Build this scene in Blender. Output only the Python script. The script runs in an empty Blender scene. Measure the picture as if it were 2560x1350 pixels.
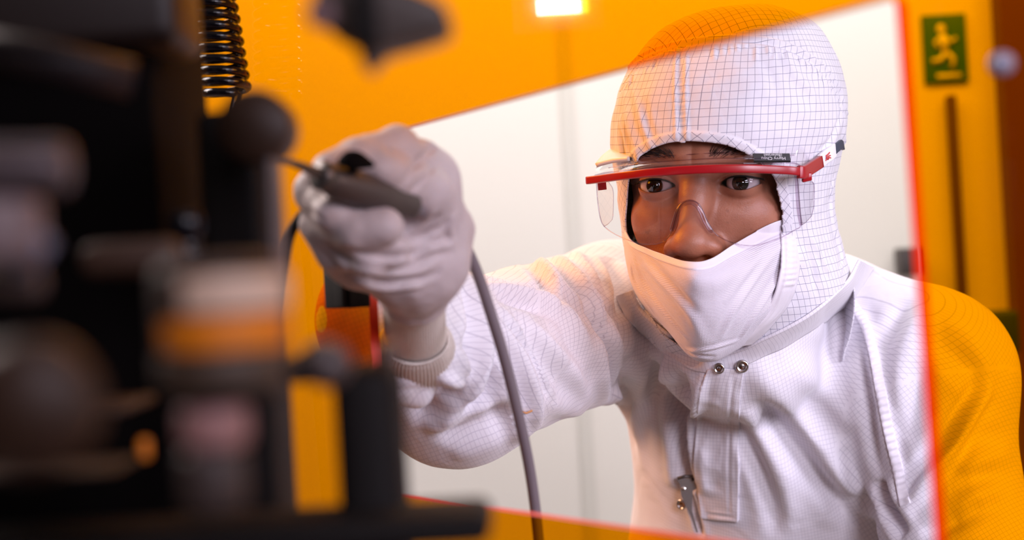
import bpy, bmesh, math, random
import numpy as np
from mathutils import Vector, Matrix
from mathutils.bvhtree import BVHTree

random.seed(7); np.random.seed(7)
SC = bpy.context.scene
COL = SC.collection
# ------------------------------------------------------------------ camera
FPX = 50.0 / 36.0 * 2560.0
ROLL = math.radians(3.3)
CAM = np.array([0.0, 0.0, 1.35])
CR = np.array([math.cos(ROLL), 0, -math.sin(ROLL)])
CU = np.array([math.sin(ROLL), 0, math.cos(ROLL)])
CF = np.array([0.0, 1.0, 0.0])
cam_d = bpy.data.cameras.new('camera'); cam_o = bpy.data.objects.new('camera', cam_d); COL.objects.link(cam_o)
cam_d.lens = 50; cam_d.sensor_width = 36; cam_d.clip_start = 0.01
M = Matrix(((CR[0], CU[0], -CF[0], 0), (CR[1], CU[1], -CF[1], 0), (CR[2], CU[2], -CF[2], 1.35), (0, 0, 0, 1)))
cam_o.matrix_world = M
cam_d.dof.use_dof = True; cam_d.dof.focus_distance = 1.03; cam_d.dof.aperture_fstop = 4.4
SC.camera = cam_o
SC.view_settings.view_transform = 'Standard'; SC.view_settings.look = 'None'
SC.view_settings.exposure = 0.0; SC.view_settings.gamma = 1.0
try: SC.view_settings.use_curve_mapping = False
except Exception: pass

def P(x, y, d):
    """world point seen at photo pixel (x, y) at depth d in front of the lens"""
    return CAM + d * (CF + CR * ((x - 1280) / FPX) - CU * ((y - 675) / FPX))
def proj(p):
    q = np.asarray(p, float) - CAM; d = q @ CF
    return np.stack([1280 + FPX * (q @ CR) / d, 675 - FPX * (q @ CU) / d], -1), d

# ------------------------------------------------------------------ light
w = bpy.data.worlds.new('world'); SC.world = w; w.use_nodes = True
w.node_tree.nodes['Background'].inputs[0].default_value = (1.0, 0.86, 0.74, 1); w.node_tree.nodes['Background'].inputs[1].default_value = 0.07
def area(name, loc, target, size, power, color, spread=180):
    l = bpy.data.lights.new(name, 'AREA'); l.shape = 'RECTANGLE'; l.size, l.size_y = size; l.energy = power; l.color = color
    o = bpy.data.objects.new(name, l); COL.objects.link(o); o.location = loc
    o.rotation_euler = (Vector(target) - Vector(loc)).to_track_quat('-Z', 'Y').to_euler(); l.spread = math.radians(spread); return o
area('key_light', (1.48, -0.10, 1.72), (0.22, 1.15, 1.24), (0.75, 0.75), 3.35, (0.84, 0.80, 1.0), 56)
area('back_wall_fill', (0.2, 1.9, 2.6), (0.3, 2.6, 1.3), (3.2, 0.5), 41, (1.0, 0.94, 0.89))  # unseen, added so the back wall comes out bright
area('side_light', (-1.12, 1.32, 2.25), (0.12, 1.15, 1.35), (0.7, 0.7), 8.5, (1.0, 0.86, 0.82), 80)
area('front_fill', (0.50, -0.32, 1.62), (0.24, 1.15, 1.13), (0.4, 0.4), 1.7, (0.90, 0.84, 1.0), 62)  # unseen fill added to brighten the torso
area('bench_light', (0.10, -0.30, 1.75), (-.12, 0.45, 1.30), (0.3, 0.3), .32, (0.95, 0.84, 0.98), 90)

# ------------------------------------------------------------------ helpers
def link(o, parent=None):
    COL.objects.link(o)
    if parent is not None: o.parent = parent
    return o
def tag(o, label=None, cat=None, group=None, kind=None):
    if label: o['label'] = label
    if cat: o['category'] = cat
    if group: o['group'] = group
    if kind: o['kind'] = kind
    return o
def empty(name, loc=(0, 0, 0)):
    o = bpy.data.objects.new(name, None); o.location = loc; o.empty_display_size = .05; link(o)
    bpy.context.view_layer.update(); return o
def mesh(name, V, F, mat=None, parent=None, smooth=True, uv=None, mats=None, fmat=None):
    me = bpy.data.meshes.new(name)
    V = np.asarray(V, np.float64)
    if parent is not None: V = V - np.array(parent_origin(parent))
    me.from_pydata(V.tolist() if len(V) < 3000 else [tuple(v) for v in V.tolist()], [], [tuple(f) for f in (F.tolist() if hasattr(F, 'tolist') else F)])
    me.update()
    if smooth: me.polygons.foreach_set('use_smooth', np.ones(len(me.polygons), bool))
    for m in (mats or ([mat] if mat else [])): me.materials.append(m)
    if fmat is not None: me.polygons.foreach_set('material_index', np.asarray(fmat, np.int32))
    if uv is not None:
        l = me.uv_layers.new(name='UVMap'); uv = np.asarray(uv, np.float32)
        if len(uv) == len(V):
            idx = np.zeros(len(me.loops), np.int32); me.loops.foreach_get('vertex_index', idx); uv = uv[idx]
        l.data.foreach_set('uv', uv.ravel())
    o = bpy.data.objects.new(name, me); link(o, parent); return o
def parent_origin(p):
    v = Vector((0, 0, 0)); q = p
    while q is not None: v = v + q.location; q = q.parent
    return v
def fix_normals(o):
    bm = bmesh.new(); bm.from_mesh(o.data); bmesh.ops.recalc_face_normals(bm, faces=bm.faces); bm.to_mesh(o.data); bm.free(); return o
def lerp(a, b, t): return a + (b - a) * t
def sstep(a, b, x):
    t = np.clip((x - a) / (b - a), 0, 1); return t * t * (3 - 2 * t)
def catmull(pts, n, closed=False):
    pts = np.asarray(pts, float); m = len(pts)
    if closed: t = np.linspace(0, m, n, endpoint=False)
    else: t = np.linspace(0, m - 1, n)
    i = np.floor(t).astype(int)
    if not closed: i = np.minimum(i, m - 2)
    u = (t - i)
    for _ in range(pts.ndim - 1): u = u[..., None]
    def g(k):
        if closed: return pts[(i + k) % m]
        kk = i + k
        a = pts[np.clip(kk, 0, m - 1)].copy()
        lo = kk < 0; hi = kk > m - 1
        if lo.any(): a[lo] = 2 * pts[0] - pts[1]
        if hi.any(): a[hi] = 2 * pts[-1] - pts[-2]
        return a
    p0, p1, p2, p3 = g(-1), g(0), g(1), g(2)
    return .5 * ((2 * p1) + (-p0 + p2) * u + (2 * p0 - 5 * p1 + 4 * p2 - p3) * u ** 2 + (-p0 + 3 * p1 - 3 * p2 + p3) * u ** 3)
def gridfaces(nu, nv, closed_v=False):
    """rows nu, columns nv"""
    i, j = np.meshgrid(np.arange(nu - 1), np.arange(nv if closed_v else nv - 1), indexing='ij')
    i = i.ravel(); j = j.ravel(); j2 = (j + 1) % nv
    return np.stack([i * nv + j, i * nv + j2, (i + 1) * nv + j2, (i + 1) * nv + j], 1)
def sweep_geo(path, rad, nseg=12, caps=True, profile=None, up=None, twist=0):
    path = np.asarray(path, float); n = len(path)
    rad = np.broadcast_to(np.asarray(rad, float), (n,)) if np.ndim(rad) < 2 else np.asarray(rad, float)
    T = np.gradient(path, axis=0); T /= np.linalg.norm(T, axis=1)[:, None] + 1e-12
    u = np.array(up if up is not None else ([0, 0, 1.] if abs(T[0, 2]) < .9 else [1., 0, 0]), float)
    V = []
    for k in range(n):
        u = u - T[k] * (u @ T[k]); u /= np.linalg.norm(u); b = np.cross(T[k], u)
        if profile is None:
            a = np.linspace(0, 2 * math.pi, nseg, endpoint=False) + twist
            c = np.stack([np.cos(a), np.sin(a)], 1)
        else: c = np.asarray(profile, float); nseg = len(c)
        r = rad[k]
        if np.ndim(r): ring = path[k] + c[:, :1] * r[0] * u + c[:, 1:] * r[1] * b
        else: ring = path[k] + c[:, :1] * r * u + c[:, 1:] * r * b
        V.append(ring)
    V = np.concatenate(V); F = gridfaces(n, nseg, True).tolist()
    if caps:
        V = np.concatenate([V, path[:1], path[-1:]]); a, b2 = len(V) - 2, len(V) - 1
        for j in range(nseg):
            j2 = (j + 1) % nseg
            F.append([a, j2, j]); F.append([b2, (n - 1) * nseg + j, (n - 1) * nseg + j2])
    return V, F
def tube(name, path, rad, mat, parent=None, nseg=12, **k):
    V, F = sweep_geo(path, rad, nseg, **k); return fix_normals(mesh(name, V, F, mat, parent))
def join(parts):
    V = []; F = []; o = 0
    for v, f in parts:
        V.append(np.asarray(v, float)); F += [[i + o for i in q] for q in (f.tolist() if hasattr(f, 'tolist') else f)]; o += len(v)
    return np.concatenate(V), F
def box_geo(c, size, ax=None):
    ax = np.eye(3) if ax is None else np.asarray(ax, float)
    s = np.array([[x, y, z] for x in (-.5, .5) for y in (-.5, .5) for z in (-.5, .5)]) * np.asarray(size, float)
    V = np.asarray(c, float) + s @ ax
    return V, [[0, 1, 3, 2], [4, 6, 7, 5], [0, 4, 5, 1], [2, 3, 7, 6], [0, 2, 6, 4], [1, 5, 7, 3]]
def bevel(o, wd, seg=3):
    fix_normals(o); m = o.modifiers.new('bevel', 'BEVEL'); m.width = wd; m.segments = seg; m.limit_method = 'ANGLE'; m.angle_limit = .6
    return o
def box(name, c, size, mat, parent=None, ax=None, bv=0.0, seg=3):
    V, F = box_geo(c, size, ax); o = mesh(name, V, F, mat, parent, smooth=bv > 0)
    if bv: bevel(o, bv, seg)
    else: fix_normals(o)
    return o
def lathe_geo(c, axis, prof, nseg=48):
    axis = np.asarray(axis, float); axis /= np.linalg.norm(axis)
    u = np.cross(axis, [0, 0, 1.] if abs(axis[2]) < .9 else [1., 0, 0]); u /= np.linalg.norm(u); b = np.cross(axis, u)
    a = np.linspace(0, 2 * math.pi, nseg, endpoint=False); V = []
    for r, h in prof: V.append(np.asarray(c) + axis * h + r * (np.cos(a)[:, None] * u + np.sin(a)[:, None] * b))
    V = np.concatenate(V); F = gridfaces(len(prof), nseg, True).tolist()
    return V, F
def lathe(name, c, axis, prof, mat, parent=None, nseg=48):
    V, F = lathe_geo(c, axis, prof, nseg); return fix_normals(mesh(name, V, F, mat, parent))
def cylprof(r, h, b=0.0008):
    return [(1e-5, 0), (r - b, 0), (r - b * .3, b * .3), (r, b), (r, h - b), (r - b * .3, h - b * .3), (r - b, h), (1e-5, h)]

# ---- implicit surfaces: naive surface nets on a (non-uniform) grid
def smin(a, b, k): 
    h = np.clip(.5 + .5 * (b - a) / k, 0, 1); return b + (a - b) * h - k * h * (1 - h)
def smax(a, b, k): return -smin(-a, -b, k)
def capsule(X, a, b, ra, rb):
    a = np.asarray(a, np.float32); ba = np.asarray(b, np.float32) - a; L = float(ba @ ba)
    t = np.clip(((X[0] - a[0]) * ba[0] + (X[1] - a[1]) * ba[1] + (X[2] - a[2]) * ba[2]) / L, 0, 1)
    d = np.sqrt((X[0] - a[0] - t * ba[0]) ** 2 + (X[1] - a[1] - t * ba[1]) ** 2 + (X[2] - a[2] - t * ba[2]) ** 2)
    return d - (ra + (rb - ra) * t)
def ellip(X, c, r):
    k = np.sqrt(((X[0] - c[0]) / r[0]) ** 2 + ((X[1] - c[1]) / r[1]) ** 2 + ((X[2] - c[2]) / r[2]) ** 2)
    return (k - 1) * min(r)
def sphere(X, c, r): return np.sqrt((X[0] - c[0]) ** 2 + (X[1] - c[1]) ** 2 + (X[2] - c[2]) ** 2) - r
def axes_grid(xs, ys, zs):
    return [xs.astype(np.float32)[:, None, None], ys.astype(np.float32)[None, :, None], zs.astype(np.float32)[None, None, :]]
def spaced(*segs):
    """(start, stop, step) segments joined"""
    out = []
    for a, b, s in segs: out.append(np.linspace(a, b, max(2, int(round((b - a) / s))), endpoint=False))
    out.append([segs[-1][1]]); return np.concatenate(out)
def surface_nets(f, xs, ys, zs):
    s = f < 0
    c = np.zeros((f.shape[0] - 1, f.shape[1] - 1, f.shape[2] - 1), np.int8)
    for i in (0, 1):
        for j in (0, 1):
            for k in (0, 1): c += s[i:i + c.shape[0], j:j + c.shape[1], k:k + c.shape[2]]
    act = (c > 0) & (c < 8); I, J, K = np.nonzero(act); n = len(I)
    idm = np.full(c.shape, -1, np.int32); idm[I, J, K] = np.arange(n)
    pos = np.zeros((n, 3)); cnt = np.zeros(n)
    A = [xs, ys, zs]
    for ax in range(3):
        for a in (0, 1):
            for b in (0, 1):
                o0 = [0, 0, 0]; oth = [q for q in range(3) if q != ax]; o0[oth[0]] = a; o0[oth[1]] = b
                o1 = list(o0); o1[ax] = 1
                i0 = (I + o0[0], J + o0[1], K + o0[2]); i1 = (I + o1[0], J + o1[1], K + o1[2])
                f0 = f[i0].astype(float); f1 = f[i1].astype(float); m = (f0 < 0) != (f1 < 0)
                t = np.where(m, f0 / np.where(m, f0 - f1, 1), 0)
                p0 = np.stack([A[q][i0[q]] for q in range(3)], 1); p1 = np.stack([A[q][i1[q]] for q in range(3)], 1)
                pos += np.where(m[:, None], p0 + t[:, None] * (p1 - p0), 0); cnt += m
    pos /= cnt[:, None]
    Q = []
    for ax in range(3):
        o = [q for q in range(3) if q != ax]
        sl0 = [slice(1, -1)] * 3; sl1 = [slice(1, -1)] * 3; sl0[ax] = slice(0, -1); sl1[ax] = slice(1, None)
        e = s[tuple(sl0)] != s[tuple(sl1)]; neg = s[tuple(sl0)][e]
        W = np.nonzero(e); W = [W[q] + (0 if q == ax else 1) for q in range(3)]
        def cell(da, db):
            q = list(W); q[o[0]] = q[o[0]] - da; q[o[1]] = q[o[1]] - db; return idm[q[0], q[1], q[2]]
        quad = np.stack([cell(1, 1), cell(0, 1), cell(0, 0), cell(1, 0)], 1)
        flip = neg if ax != 1 else ~neg
        quad[~flip] = quad[~flip][:, ::-1]; Q.append(quad)
    F = np.concatenate(Q); F = F[(F >= 0).all(1)]
    return pos, F
def relax(V, F, it=1, lam=.5):
    E = np.concatenate([F[:, [0, 1]], F[:, [1, 2]], F[:, [2, 3]], F[:, [3, 0]]]); E = np.concatenate([E, E[:, ::-1]])
    for _ in range(it):
        S = np.zeros_like(V); C = np.zeros(len(V))
        for q in range(3): S[:, q] = np.bincount(E[:, 0], V[E[:, 1], q], len(V))
        C = np.bincount(E[:, 0], None, len(V)); C[C == 0] = 1
        V = V + lam * (S / C[:, None] - V)
    return V
def vnormals(V, F):
    F = np.asarray(F); n = np.cross(V[F[:, 2]] - V[F[:, 0]], V[F[:, 3]] - V[F[:, 1]]); N = np.zeros_like(V)
    for k in range(4):
        for q in range(3): N[:, q] += np.bincount(F[:, k], n[:, q], len(V))
    return N / (np.linalg.norm(N, axis=1)[:, None] + 1e-12)
def noise3(p, freq, seed=0, octaves=2):
    """smooth pseudo noise from rotated sines, about -1..1"""
    r = np.random.RandomState(seed); out = 0; amp = 1; tot = 0
    for o in range(octaves):
        for k in range(5):
            d = r.normal(size=3); d /= np.linalg.norm(d)
            q = r.normal(size=3); q /= np.linalg.norm(q)
            out = out + amp * np.sin((p @ d) * freq * (0.7 + .6 * r.rand()) + r.rand() * 6.28 + 1.3 * np.sin((p @ q) * freq * .7 + r.rand() * 6.28))
        tot += amp * 5 * .5; freq *= 2.1; amp *= .5
    return out / tot
def bvh_of(V, F): return BVHTree.FromPolygons([tuple(v) for v in V.tolist()], [tuple(f) for f in (F.tolist() if hasattr(F, 'tolist') else F)])
def hit(bvh, x, y):
    d = Vector(P(x, y, 1.0) - CAM).normalized(); h = bvh.ray_cast(Vector(CAM), d)
    return (None if h[0] is None else np.array(h[0])), (None if h[1] is None else np.array(h[1]))
def fold(V, N, bvh, poly, width, height, taper=True, n=None):
    """raise (height > 0) or sink a crease that follows a line on the cloth"""
    poly = np.asarray(poly, float); L = np.linalg.norm(np.diff(poly, axis=0), axis=1).sum(); n = n or max(6, int(L / 9))
    pl = catmull(poly, n); pts = []; tt = []
    for q, (x, y) in enumerate(pl):
        h, _ = hit(bvh, x, y)
        if h is not None: pts.append(h); tt.append(q / (n - 1))
    if len(pts) < 3: return V
    pts = np.array(pts); tt = np.array(tt)
    lo = pts.min(0) - 3 * width; hi = pts.max(0) + 3 * width
    m = np.nonzero(((V > lo) & (V < hi)).all(1))[0]
    best = np.full(len(m), 1e9); bt = np.zeros(len(m)); X = V[m]
    for q in range(len(pts) - 1):
        a, ba = pts[q], pts[q + 1] - pts[q]; LL = ba @ ba + 1e-12
        if LL > .0016: continue
        t = np.clip(((X - a) @ ba) / LL, 0, 1); d = np.linalg.norm(X - a - t[:, None] * ba, axis=1)
        u = d < best; best[u] = d[u]; bt[u] = lerp(tt[q], tt[q + 1], t[u])
    amp = height * (np.sin(np.clip(bt, 0, 1) * math.pi) ** .6 if taper else 1)
    prof = np.exp(-(best / width) ** 2) - .35 * np.exp(-((best - 2 * width) / (width)) ** 2)
    V[m] += N[m] * (amp * prof)[:, None]
    return V
def poly_dist(pts, poly, closed=True):
    """signed px distance to a polygon (negative inside) and nearest point"""
    poly = np.asarray(poly, float); n = len(poly); best = np.full(len(pts), 1e18); near = np.zeros_like(pts); ins = np.zeros(len(pts), bool)
    for q in range(n if closed else n - 1):
        a, b = poly[q], poly[(q + 1) % n]; ba = b - a; t = np.clip(((pts - a) @ ba) / (ba @ ba + 1e-12), 0, 1); c = a + t[:, None] * ba
        d = ((pts - c) ** 2).sum(1); u = d < best; best[u] = d[u]; near[u] = c[u]
        if closed:
            cr = ((a[1] > pts[:, 1]) != (b[1] > pts[:, 1])); xx = a[0] + (pts[:, 1] - a[1]) / (b[1] - a[1] + 1e-12) * (b[0] - a[0])
            ins ^= cr & (pts[:, 0] < xx)
    d = np.sqrt(best); return np.where(ins, -d, d), near
def shell(o, th, off=-1.0):
    m = o.modifiers.new('thickness', 'SOLIDIFY'); m.thickness = th; m.offset = off; return o

# ------------------------------------------------------------------ materials
def newmat(name):
    m = bpy.data.materials.new(name); m.use_nodes = True; nt = m.node_tree
    return m, nt, nt.nodes['Principled BSDF']
def srgb(r, g, b):
    f = lambda c: (c / 255 / 12.92) if c <= 10 else ((c / 255 + .055) / 1.055) ** 2.4
    return (f(r), f(g), f(b), 1)
def plain(name, col, rough=.5, metal=0, spec=.5, bump=0, bscale=200, coat=0, vary=.06):
    m, nt, b = newmat(name)
    b.inputs['Roughness'].default_value = rough; b.inputs['Metallic'].default_value = metal
    b.inputs['Specular IOR Level'].default_value = spec; b.inputs['Coat Weight'].default_value = coat
    n = nt.nodes.new('ShaderNodeTexNoise'); n.inputs['Scale'].default_value = bscale; tc = nt.nodes.new('ShaderNodeTexCoord')
    nt.links.new(tc.outputs['Object'], n.inputs['Vector'])
    mx = nt.nodes.new('ShaderNodeMix'); mx.data_type = 'RGBA'
    mx.inputs[6].default_value = tuple(c * (1 - vary) for c in col[:3]) + (1,); mx.inputs[7].default_value = tuple(min(1, c * (1 + vary)) for c in col[:3]) + (1,)
    nt.links.new(n.outputs['Fac'], mx.inputs[0]); nt.links.new(mx.outputs[2], b.inputs['Base Color'])
    if bump:
        bp = nt.nodes.new('ShaderNodeBump'); bp.inputs['Strength'].default_value = bump; bp.inputs['Distance'].default_value = .001
        nt.links.new(n.outputs['Fac'], bp.inputs['Height']); nt.links.new(bp.outputs[0], b.inputs['Normal'])
    return m
def math_node(nt, op, a, b=None, c=None):
    n = nt.nodes.new('ShaderNodeMath'); n.operation = op
    for i, v in enumerate((a, b, c)):
        if v is None: continue
        if isinstance(v, (int, float)): n.inputs[i].default_value = v
        else: nt.links.new(v, n.inputs[i])
    return n.outputs[0]
def cloth_mat(name, base, line, spacing, width, wrinkle=.25, wscale=38, rough=.55, weave=0.12, dens=1.0):
    """white clean-room cloth with conductive thread grid; UV is in metres"""
    m, nt, b = newmat(name); L = nt.links
    uv = nt.nodes.new('ShaderNodeUVMap'); uv.uv_map = 'UVMap'
    sp = nt.nodes.new('ShaderNodeSeparateXYZ'); L.new(uv.outputs[0], sp.inputs[0])
    fac = None
    for k in (0, 1):
        a = math_node(nt, 'DIVIDE', sp.outputs[k], spacing); a = math_node(nt, 'FRACT', a); a = math_node(nt, 'SUBTRACT', a, .5); a = math_node(nt, 'ABSOLUTE', a)
        mr = nt.nodes.new('ShaderNodeMapRange'); mr.interpolation_type = 'SMOOTHSTEP'; L.new(a, mr.inputs[0])
        mr.inputs[1].default_value = .5 - 1.6 * width / spacing; mr.inputs[2].default_value = .5 - .3 * width / spacing
        fac = mr.outputs[0] if fac is None else math_node(nt, 'MAXIMUM', fac, mr.outputs[0])
    fac = math_node(nt, 'MULTIPLY', fac, dens)
    mx = nt.nodes.new('ShaderNodeMix'); mx.data_type = 'RGBA'; mx.inputs[6].default_value = base; mx.inputs[7].default_value = line
    L.new(fac, mx.inputs[0]); L.new(mx.outputs[2], b.inputs['Base Color'])
    b.inputs['Roughness'].default_value = rough; b.inputs['Specular IOR Level'].default_value = .25
    b.inputs['Sheen Weight'].default_value = .25; b.inputs['Sheen Roughness'].default_value = .4
    tc = nt.nodes.new('ShaderNodeTexCoord')
    n1 = nt.nodes.new('ShaderNodeTexNoise'); n1.inputs['Scale'].default_value = wscale; n1.inputs['Detail'].default_value = 3; n1.inputs['Distortion'].default_value = 1.2
    L.new(tc.outputs['Object'], n1.inputs['Vector'])
    b1 = nt.nodes.new('ShaderNodeBump'); b1.inputs['Strength'].default_value = wrinkle; b1.inputs['Distance'].default_value = .006; L.new(n1.outputs['Fac'], b1.inputs['Height'])
    wv = nt.nodes.new('ShaderNodeTexNoise'); wv.inputs['Scale'].default_value = 1500; L.new(uv.outputs[0], wv.inputs['Vector'])
    b2 = nt.nodes.new('ShaderNodeBump'); b2.inputs['Strength'].default_value = weave; b2.inputs['Distance'].default_value = .0004; L.new(wv.outputs['Fac'], b2.inputs['Height']); L.new(b1.outputs[0], b2.inputs['Normal'])
    L.new(b2.outputs[0], b.inputs['Normal'])
    return m
M_HOOD = cloth_mat('gridded_hood_cloth', (.75, .73, .79, 1), (.13, .13, .22, 1), .0058, .00017, wrinkle=.18, wscale=30, dens=.85)
M_SUIT = cloth_mat('gridded_suit_cloth', (.77, .74, .79, 1), (.22, .19, .28, 1), .0031, .00016, wrinkle=.35, wscale=20, dens=.4)
M_KNIT = cloth_mat('ribbed_knit', (.78, .72, .70, 1), (.25, .2, .25, 1), .0021, .0003, wrinkle=.1, wscale=60, rough=.8, weave=.3)
M_HEM = plain('smooth_white_binding', (.78, .74, .80, 1), .6, bump=.1, bscale=600, vary=.03)
M_GLOVE = plain('latex_glove', (.47, .38, .38, 1), .55, bump=.25, bscale=90, vary=.05)
M_GLOVE.node_tree.nodes['Principled BSDF'].inputs['Subsurface Weight'].default_value = .15
M_GLOVE.node_tree.nodes['Principled BSDF'].inputs['Subsurface Radius'].default_value = (.01, .005, .003)
def mask_mat():
    m, nt, b = newmat('ribbed_mask_fabric'); L = nt.links
    b.inputs['Base Color'].default_value = (.82, .78, .85, 1); b.inputs['Roughness'].default_value = .75; b.inputs['Sheen Weight'].default_value = .3
    uv = nt.nodes.new('ShaderNodeUVMap'); uv.uv_map = 'UVMap'; sp = nt.nodes.new('ShaderNodeSeparateXYZ'); L.new(uv.outputs[0], sp.inputs[0])
    s1 = math_node(nt, 'SINE', math_node(nt, 'MULTIPLY', sp.outputs[1], 2 * math.pi / .00115))
    s2 = math_node(nt, 'SINE', math_node(nt, 'MULTIPLY', sp.outputs[0], 2 * math.pi / .0011))
    h = math_node(nt, 'ADD', s1, math_node(nt, 'MULTIPLY', s2, .35))
    bp = nt.nodes.new('ShaderNodeBump'); bp.inputs['Strength'].default_value = .55; bp.inputs['Distance'].default_value = .0003; L.new(h, bp.inputs['Height'])
    mx = nt.nodes.new('ShaderNodeMix'); mx.data_type = 'RGBA'; mx.inputs[6].default_value = (.62, .55, .66, 1); mx.inputs[7].default_value = (.80, .76, .82, 1)
    L.new(math_node(nt, 'MULTIPLY_ADD', s1, .35, .6), mx.inputs[0]); L.new(mx.outputs[2], b.inputs['Base Color'])
    L.new(bp.outputs[0], b.inputs['Normal']); return m
M_MASK = mask_mat()
def skin_mat():
    m, nt, b = newmat('brown_skin'); L = nt.links
    tc = nt.nodes.new('ShaderNodeTexCoord')
    n = nt.nodes.new('ShaderNodeTexNoise'); n.inputs['Scale'].default_value = 45; n.inputs['Detail'].default_value = 5; L.new(tc.outputs['Object'], n.inputs['Vector'])
    cr = nt.nodes.new('ShaderNodeValToRGB'); cr.color_ramp.elements[0].position = .35; cr.color_ramp.elements[1].position = .65
    cr.color_ramp.elements[0].color = (.29, .108, .062, 1); cr.color_ramp.elements[1].color = (.40, .162, .098, 1)
    L.new(n.outputs['Fac'], cr.inputs[0])
    v = nt.nodes.new('ShaderNodeTexVoronoi'); v.inputs['Scale'].default_value = 850; L.new(tc.outputs['Object'], v.inputs['Vector'])
    n2 = nt.nodes.new('ShaderNodeTexNoise'); n2.inputs['Scale'].default_value = 130; n2.inputs['Detail'].default_value = 4; L.new(tc.outputs['Object'], n2.inputs['Vector'])
    # small dark pores / freckles
    mr = nt.nodes.new('ShaderNodeMapRange'); L.new(n2.outputs['Fac'], mr.inputs[0]); mr.inputs[1].default_value = .66; mr.inputs[2].default_value = .74; mr.inputs[4].default_value = .35
    mx = nt.nodes.new('ShaderNodeMix'); mx.data_type = 'RGBA'; L.new(mr.outputs[0], mx.inputs[0]); L.new(cr.outputs[0], mx.inputs[6]); mx.inputs[7].default_value = (.10, .035, .02, 1)
    L.new(mx.outputs[2], b.inputs['Base Color'])
    b.inputs['Roughness'].default_value = .46; b.inputs['Subsurface Weight'].default_value = .18; b.inputs['Subsurface Radius'].default_value = (.006, .002, .001); b.inputs['Subsurface Scale'].default_value = 1.0
    b.inputs['Specular IOR Level'].default_value = .45
    bp = nt.nodes.new('ShaderNodeBump'); bp.inputs['Strength'].default_value = .22; bp.inputs['Distance'].default_value = .0004; L.new(v.outputs['Distance'], bp.inputs['Height'])
    b3 = nt.nodes.new('ShaderNodeBump'); b3.inputs['Strength'].default_value = .15; b3.inputs['Distance'].default_value = .0008; L.new(n2.outputs['Fac'], b3.inputs['Height']); L.new(bp.outputs[0], b3.inputs['Normal'])
    L.new(b3.outputs[0], b.inputs['Normal']); return m
M_SKIN = skin_mat()
M_HAIR = plain('black_hair', (.008, .006, .006, 1), .5)
M_BLACK = plain('black_paint', (.003, .002, .002, 1), .9, spec=.08, bscale=40)
M_BLACKP = plain('black_plastic', (.007, .005, .005, 1), .7, spec=.2, bscale=90)
M_RED = plain('red_plastic', (.34, .006, .012, 1), .28, bscale=60)
M_WHITEP = plain('white_plastic', (.85, .83, .85, 1), .35)
M_NAVY = plain('navy_rubber', (.03, .04, .07, 1), .5)
M_STEEL = plain('steel', (.55, .53, .52, 1), .22, metal=1)
M_DKSTEEL = plain('dark_metal', (.10, .085, .08, 1), .4, metal=.6)
M_CABLE = plain('grey_cable', (.17, .135, .15, 1), .42, bscale=30)
M_COIL = plain('glossy_black_rubber', (.004, .004, .008, 1), .14)
M_ORANGEP = plain('orange_paint', (.75, .24, .006, 1), .5)
M_CREAM = plain('cream_paint', (.62, .44, .34, 1), .5)
M_PINKM = plain('pinkish_metal', (.36, .20, .19, 1), .45)
M_BROWNM = plain('brown_metal', (.07, .04, .03, 1), .45)
M_GREYM = plain('grey_metal', (.20, .15, .15, 1), .4, metal=.2)
def clear_mat(name, tint, gloss_rough=.02, ior=1.45, maxg=1.0):
    m = bpy.data.materials.new(name); m.use_nodes = True; nt = m.node_tree; nt.nodes.clear()
    out = nt.nodes.new('ShaderNodeOutputMaterial'); tr = nt.nodes.new('ShaderNodeBsdfTransparent'); gl = nt.nodes.new('ShaderNodeBsdfGlossy')
    tr.inputs[0].default_value = tint; gl.inputs['Roughness'].default_value = gloss_rough
    fr = nt.nodes.new('ShaderNodeFresnel'); fr.inputs[0].default_value = ior; mx = nt.nodes.new('ShaderNodeMixShader')
    # the same Fresnel reflectance on either side of the sheet
    ge = nt.nodes.new('ShaderNodeNewGeometry'); sw = nt.nodes.new('ShaderNodeMix'); sw.data_type = 'FLOAT'
    sw.inputs[2].default_value = ior; sw.inputs[3].default_value = 1 / ior
    nt.links.new(ge.outputs['Backfacing'], sw.inputs[0]); nt.links.new(sw.outputs[0], fr.inputs[0])
    nt.links.new(fr.outputs[0], mx.inputs[0]); nt.links.new(tr.outputs[0], mx.inputs[1]); nt.links.new(gl.outputs[0], mx.inputs[2]); nt.links.new(mx.outputs[0], out.inputs[0])
    return m
M_LENS = clear_mat('clear_polycarbonate', (.985, .98, .985, 1), ior=1.4)
M_RIM = clear_mat('lens_rim', (.80, .74, .80, 1), .06, ior=1.6)
M_ACRYL = clear_mat('orange_acrylic', (1.0, .60, .002, 1), .01, ior=1.38)
M_ACEDGE = plain('red_acrylic_edge', (.80, .035, .004, 1), .35)
def wall_mat(name, col):
    m = plain(name, col, .55, bump=.05, bscale=8, vary=.015); return m
M_WALL = wall_mat('white_wall_panel', (.86, .83, .79, 1))
M_WALLD = wall_mat('dimmed_wall_panel', (.05, .035, .03, 1))  # dimness of the camera side put into the colour, to cut bounce and reflections
M_FLOOR = plain('pale_floor', (.55, .52, .48, 1), .4)
M_SEAM_SHADE = plain('grey_seam_shade', (.73, .71, .67, 1), .5)
M_DOORF = plain('dark_door_frame', (.12, .035, .02, 1), .5)
M_DARKL = plain('dark_groove', (.10, .05, .03, 1), .6)
def lamp_mat(name, col, s):
    m = bpy.data.materials.new(name); m.use_nodes = True; nt = m.node_tree; nt.nodes.clear(); o = nt.nodes.new('ShaderNodeOutputMaterial')
    e = nt.nodes.new('ShaderNodeEmission'); e.inputs[0].default_value = col; e.inputs[1].default_value = s; nt.links.new(e.outputs[0], o.inputs[0]); return m

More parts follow.
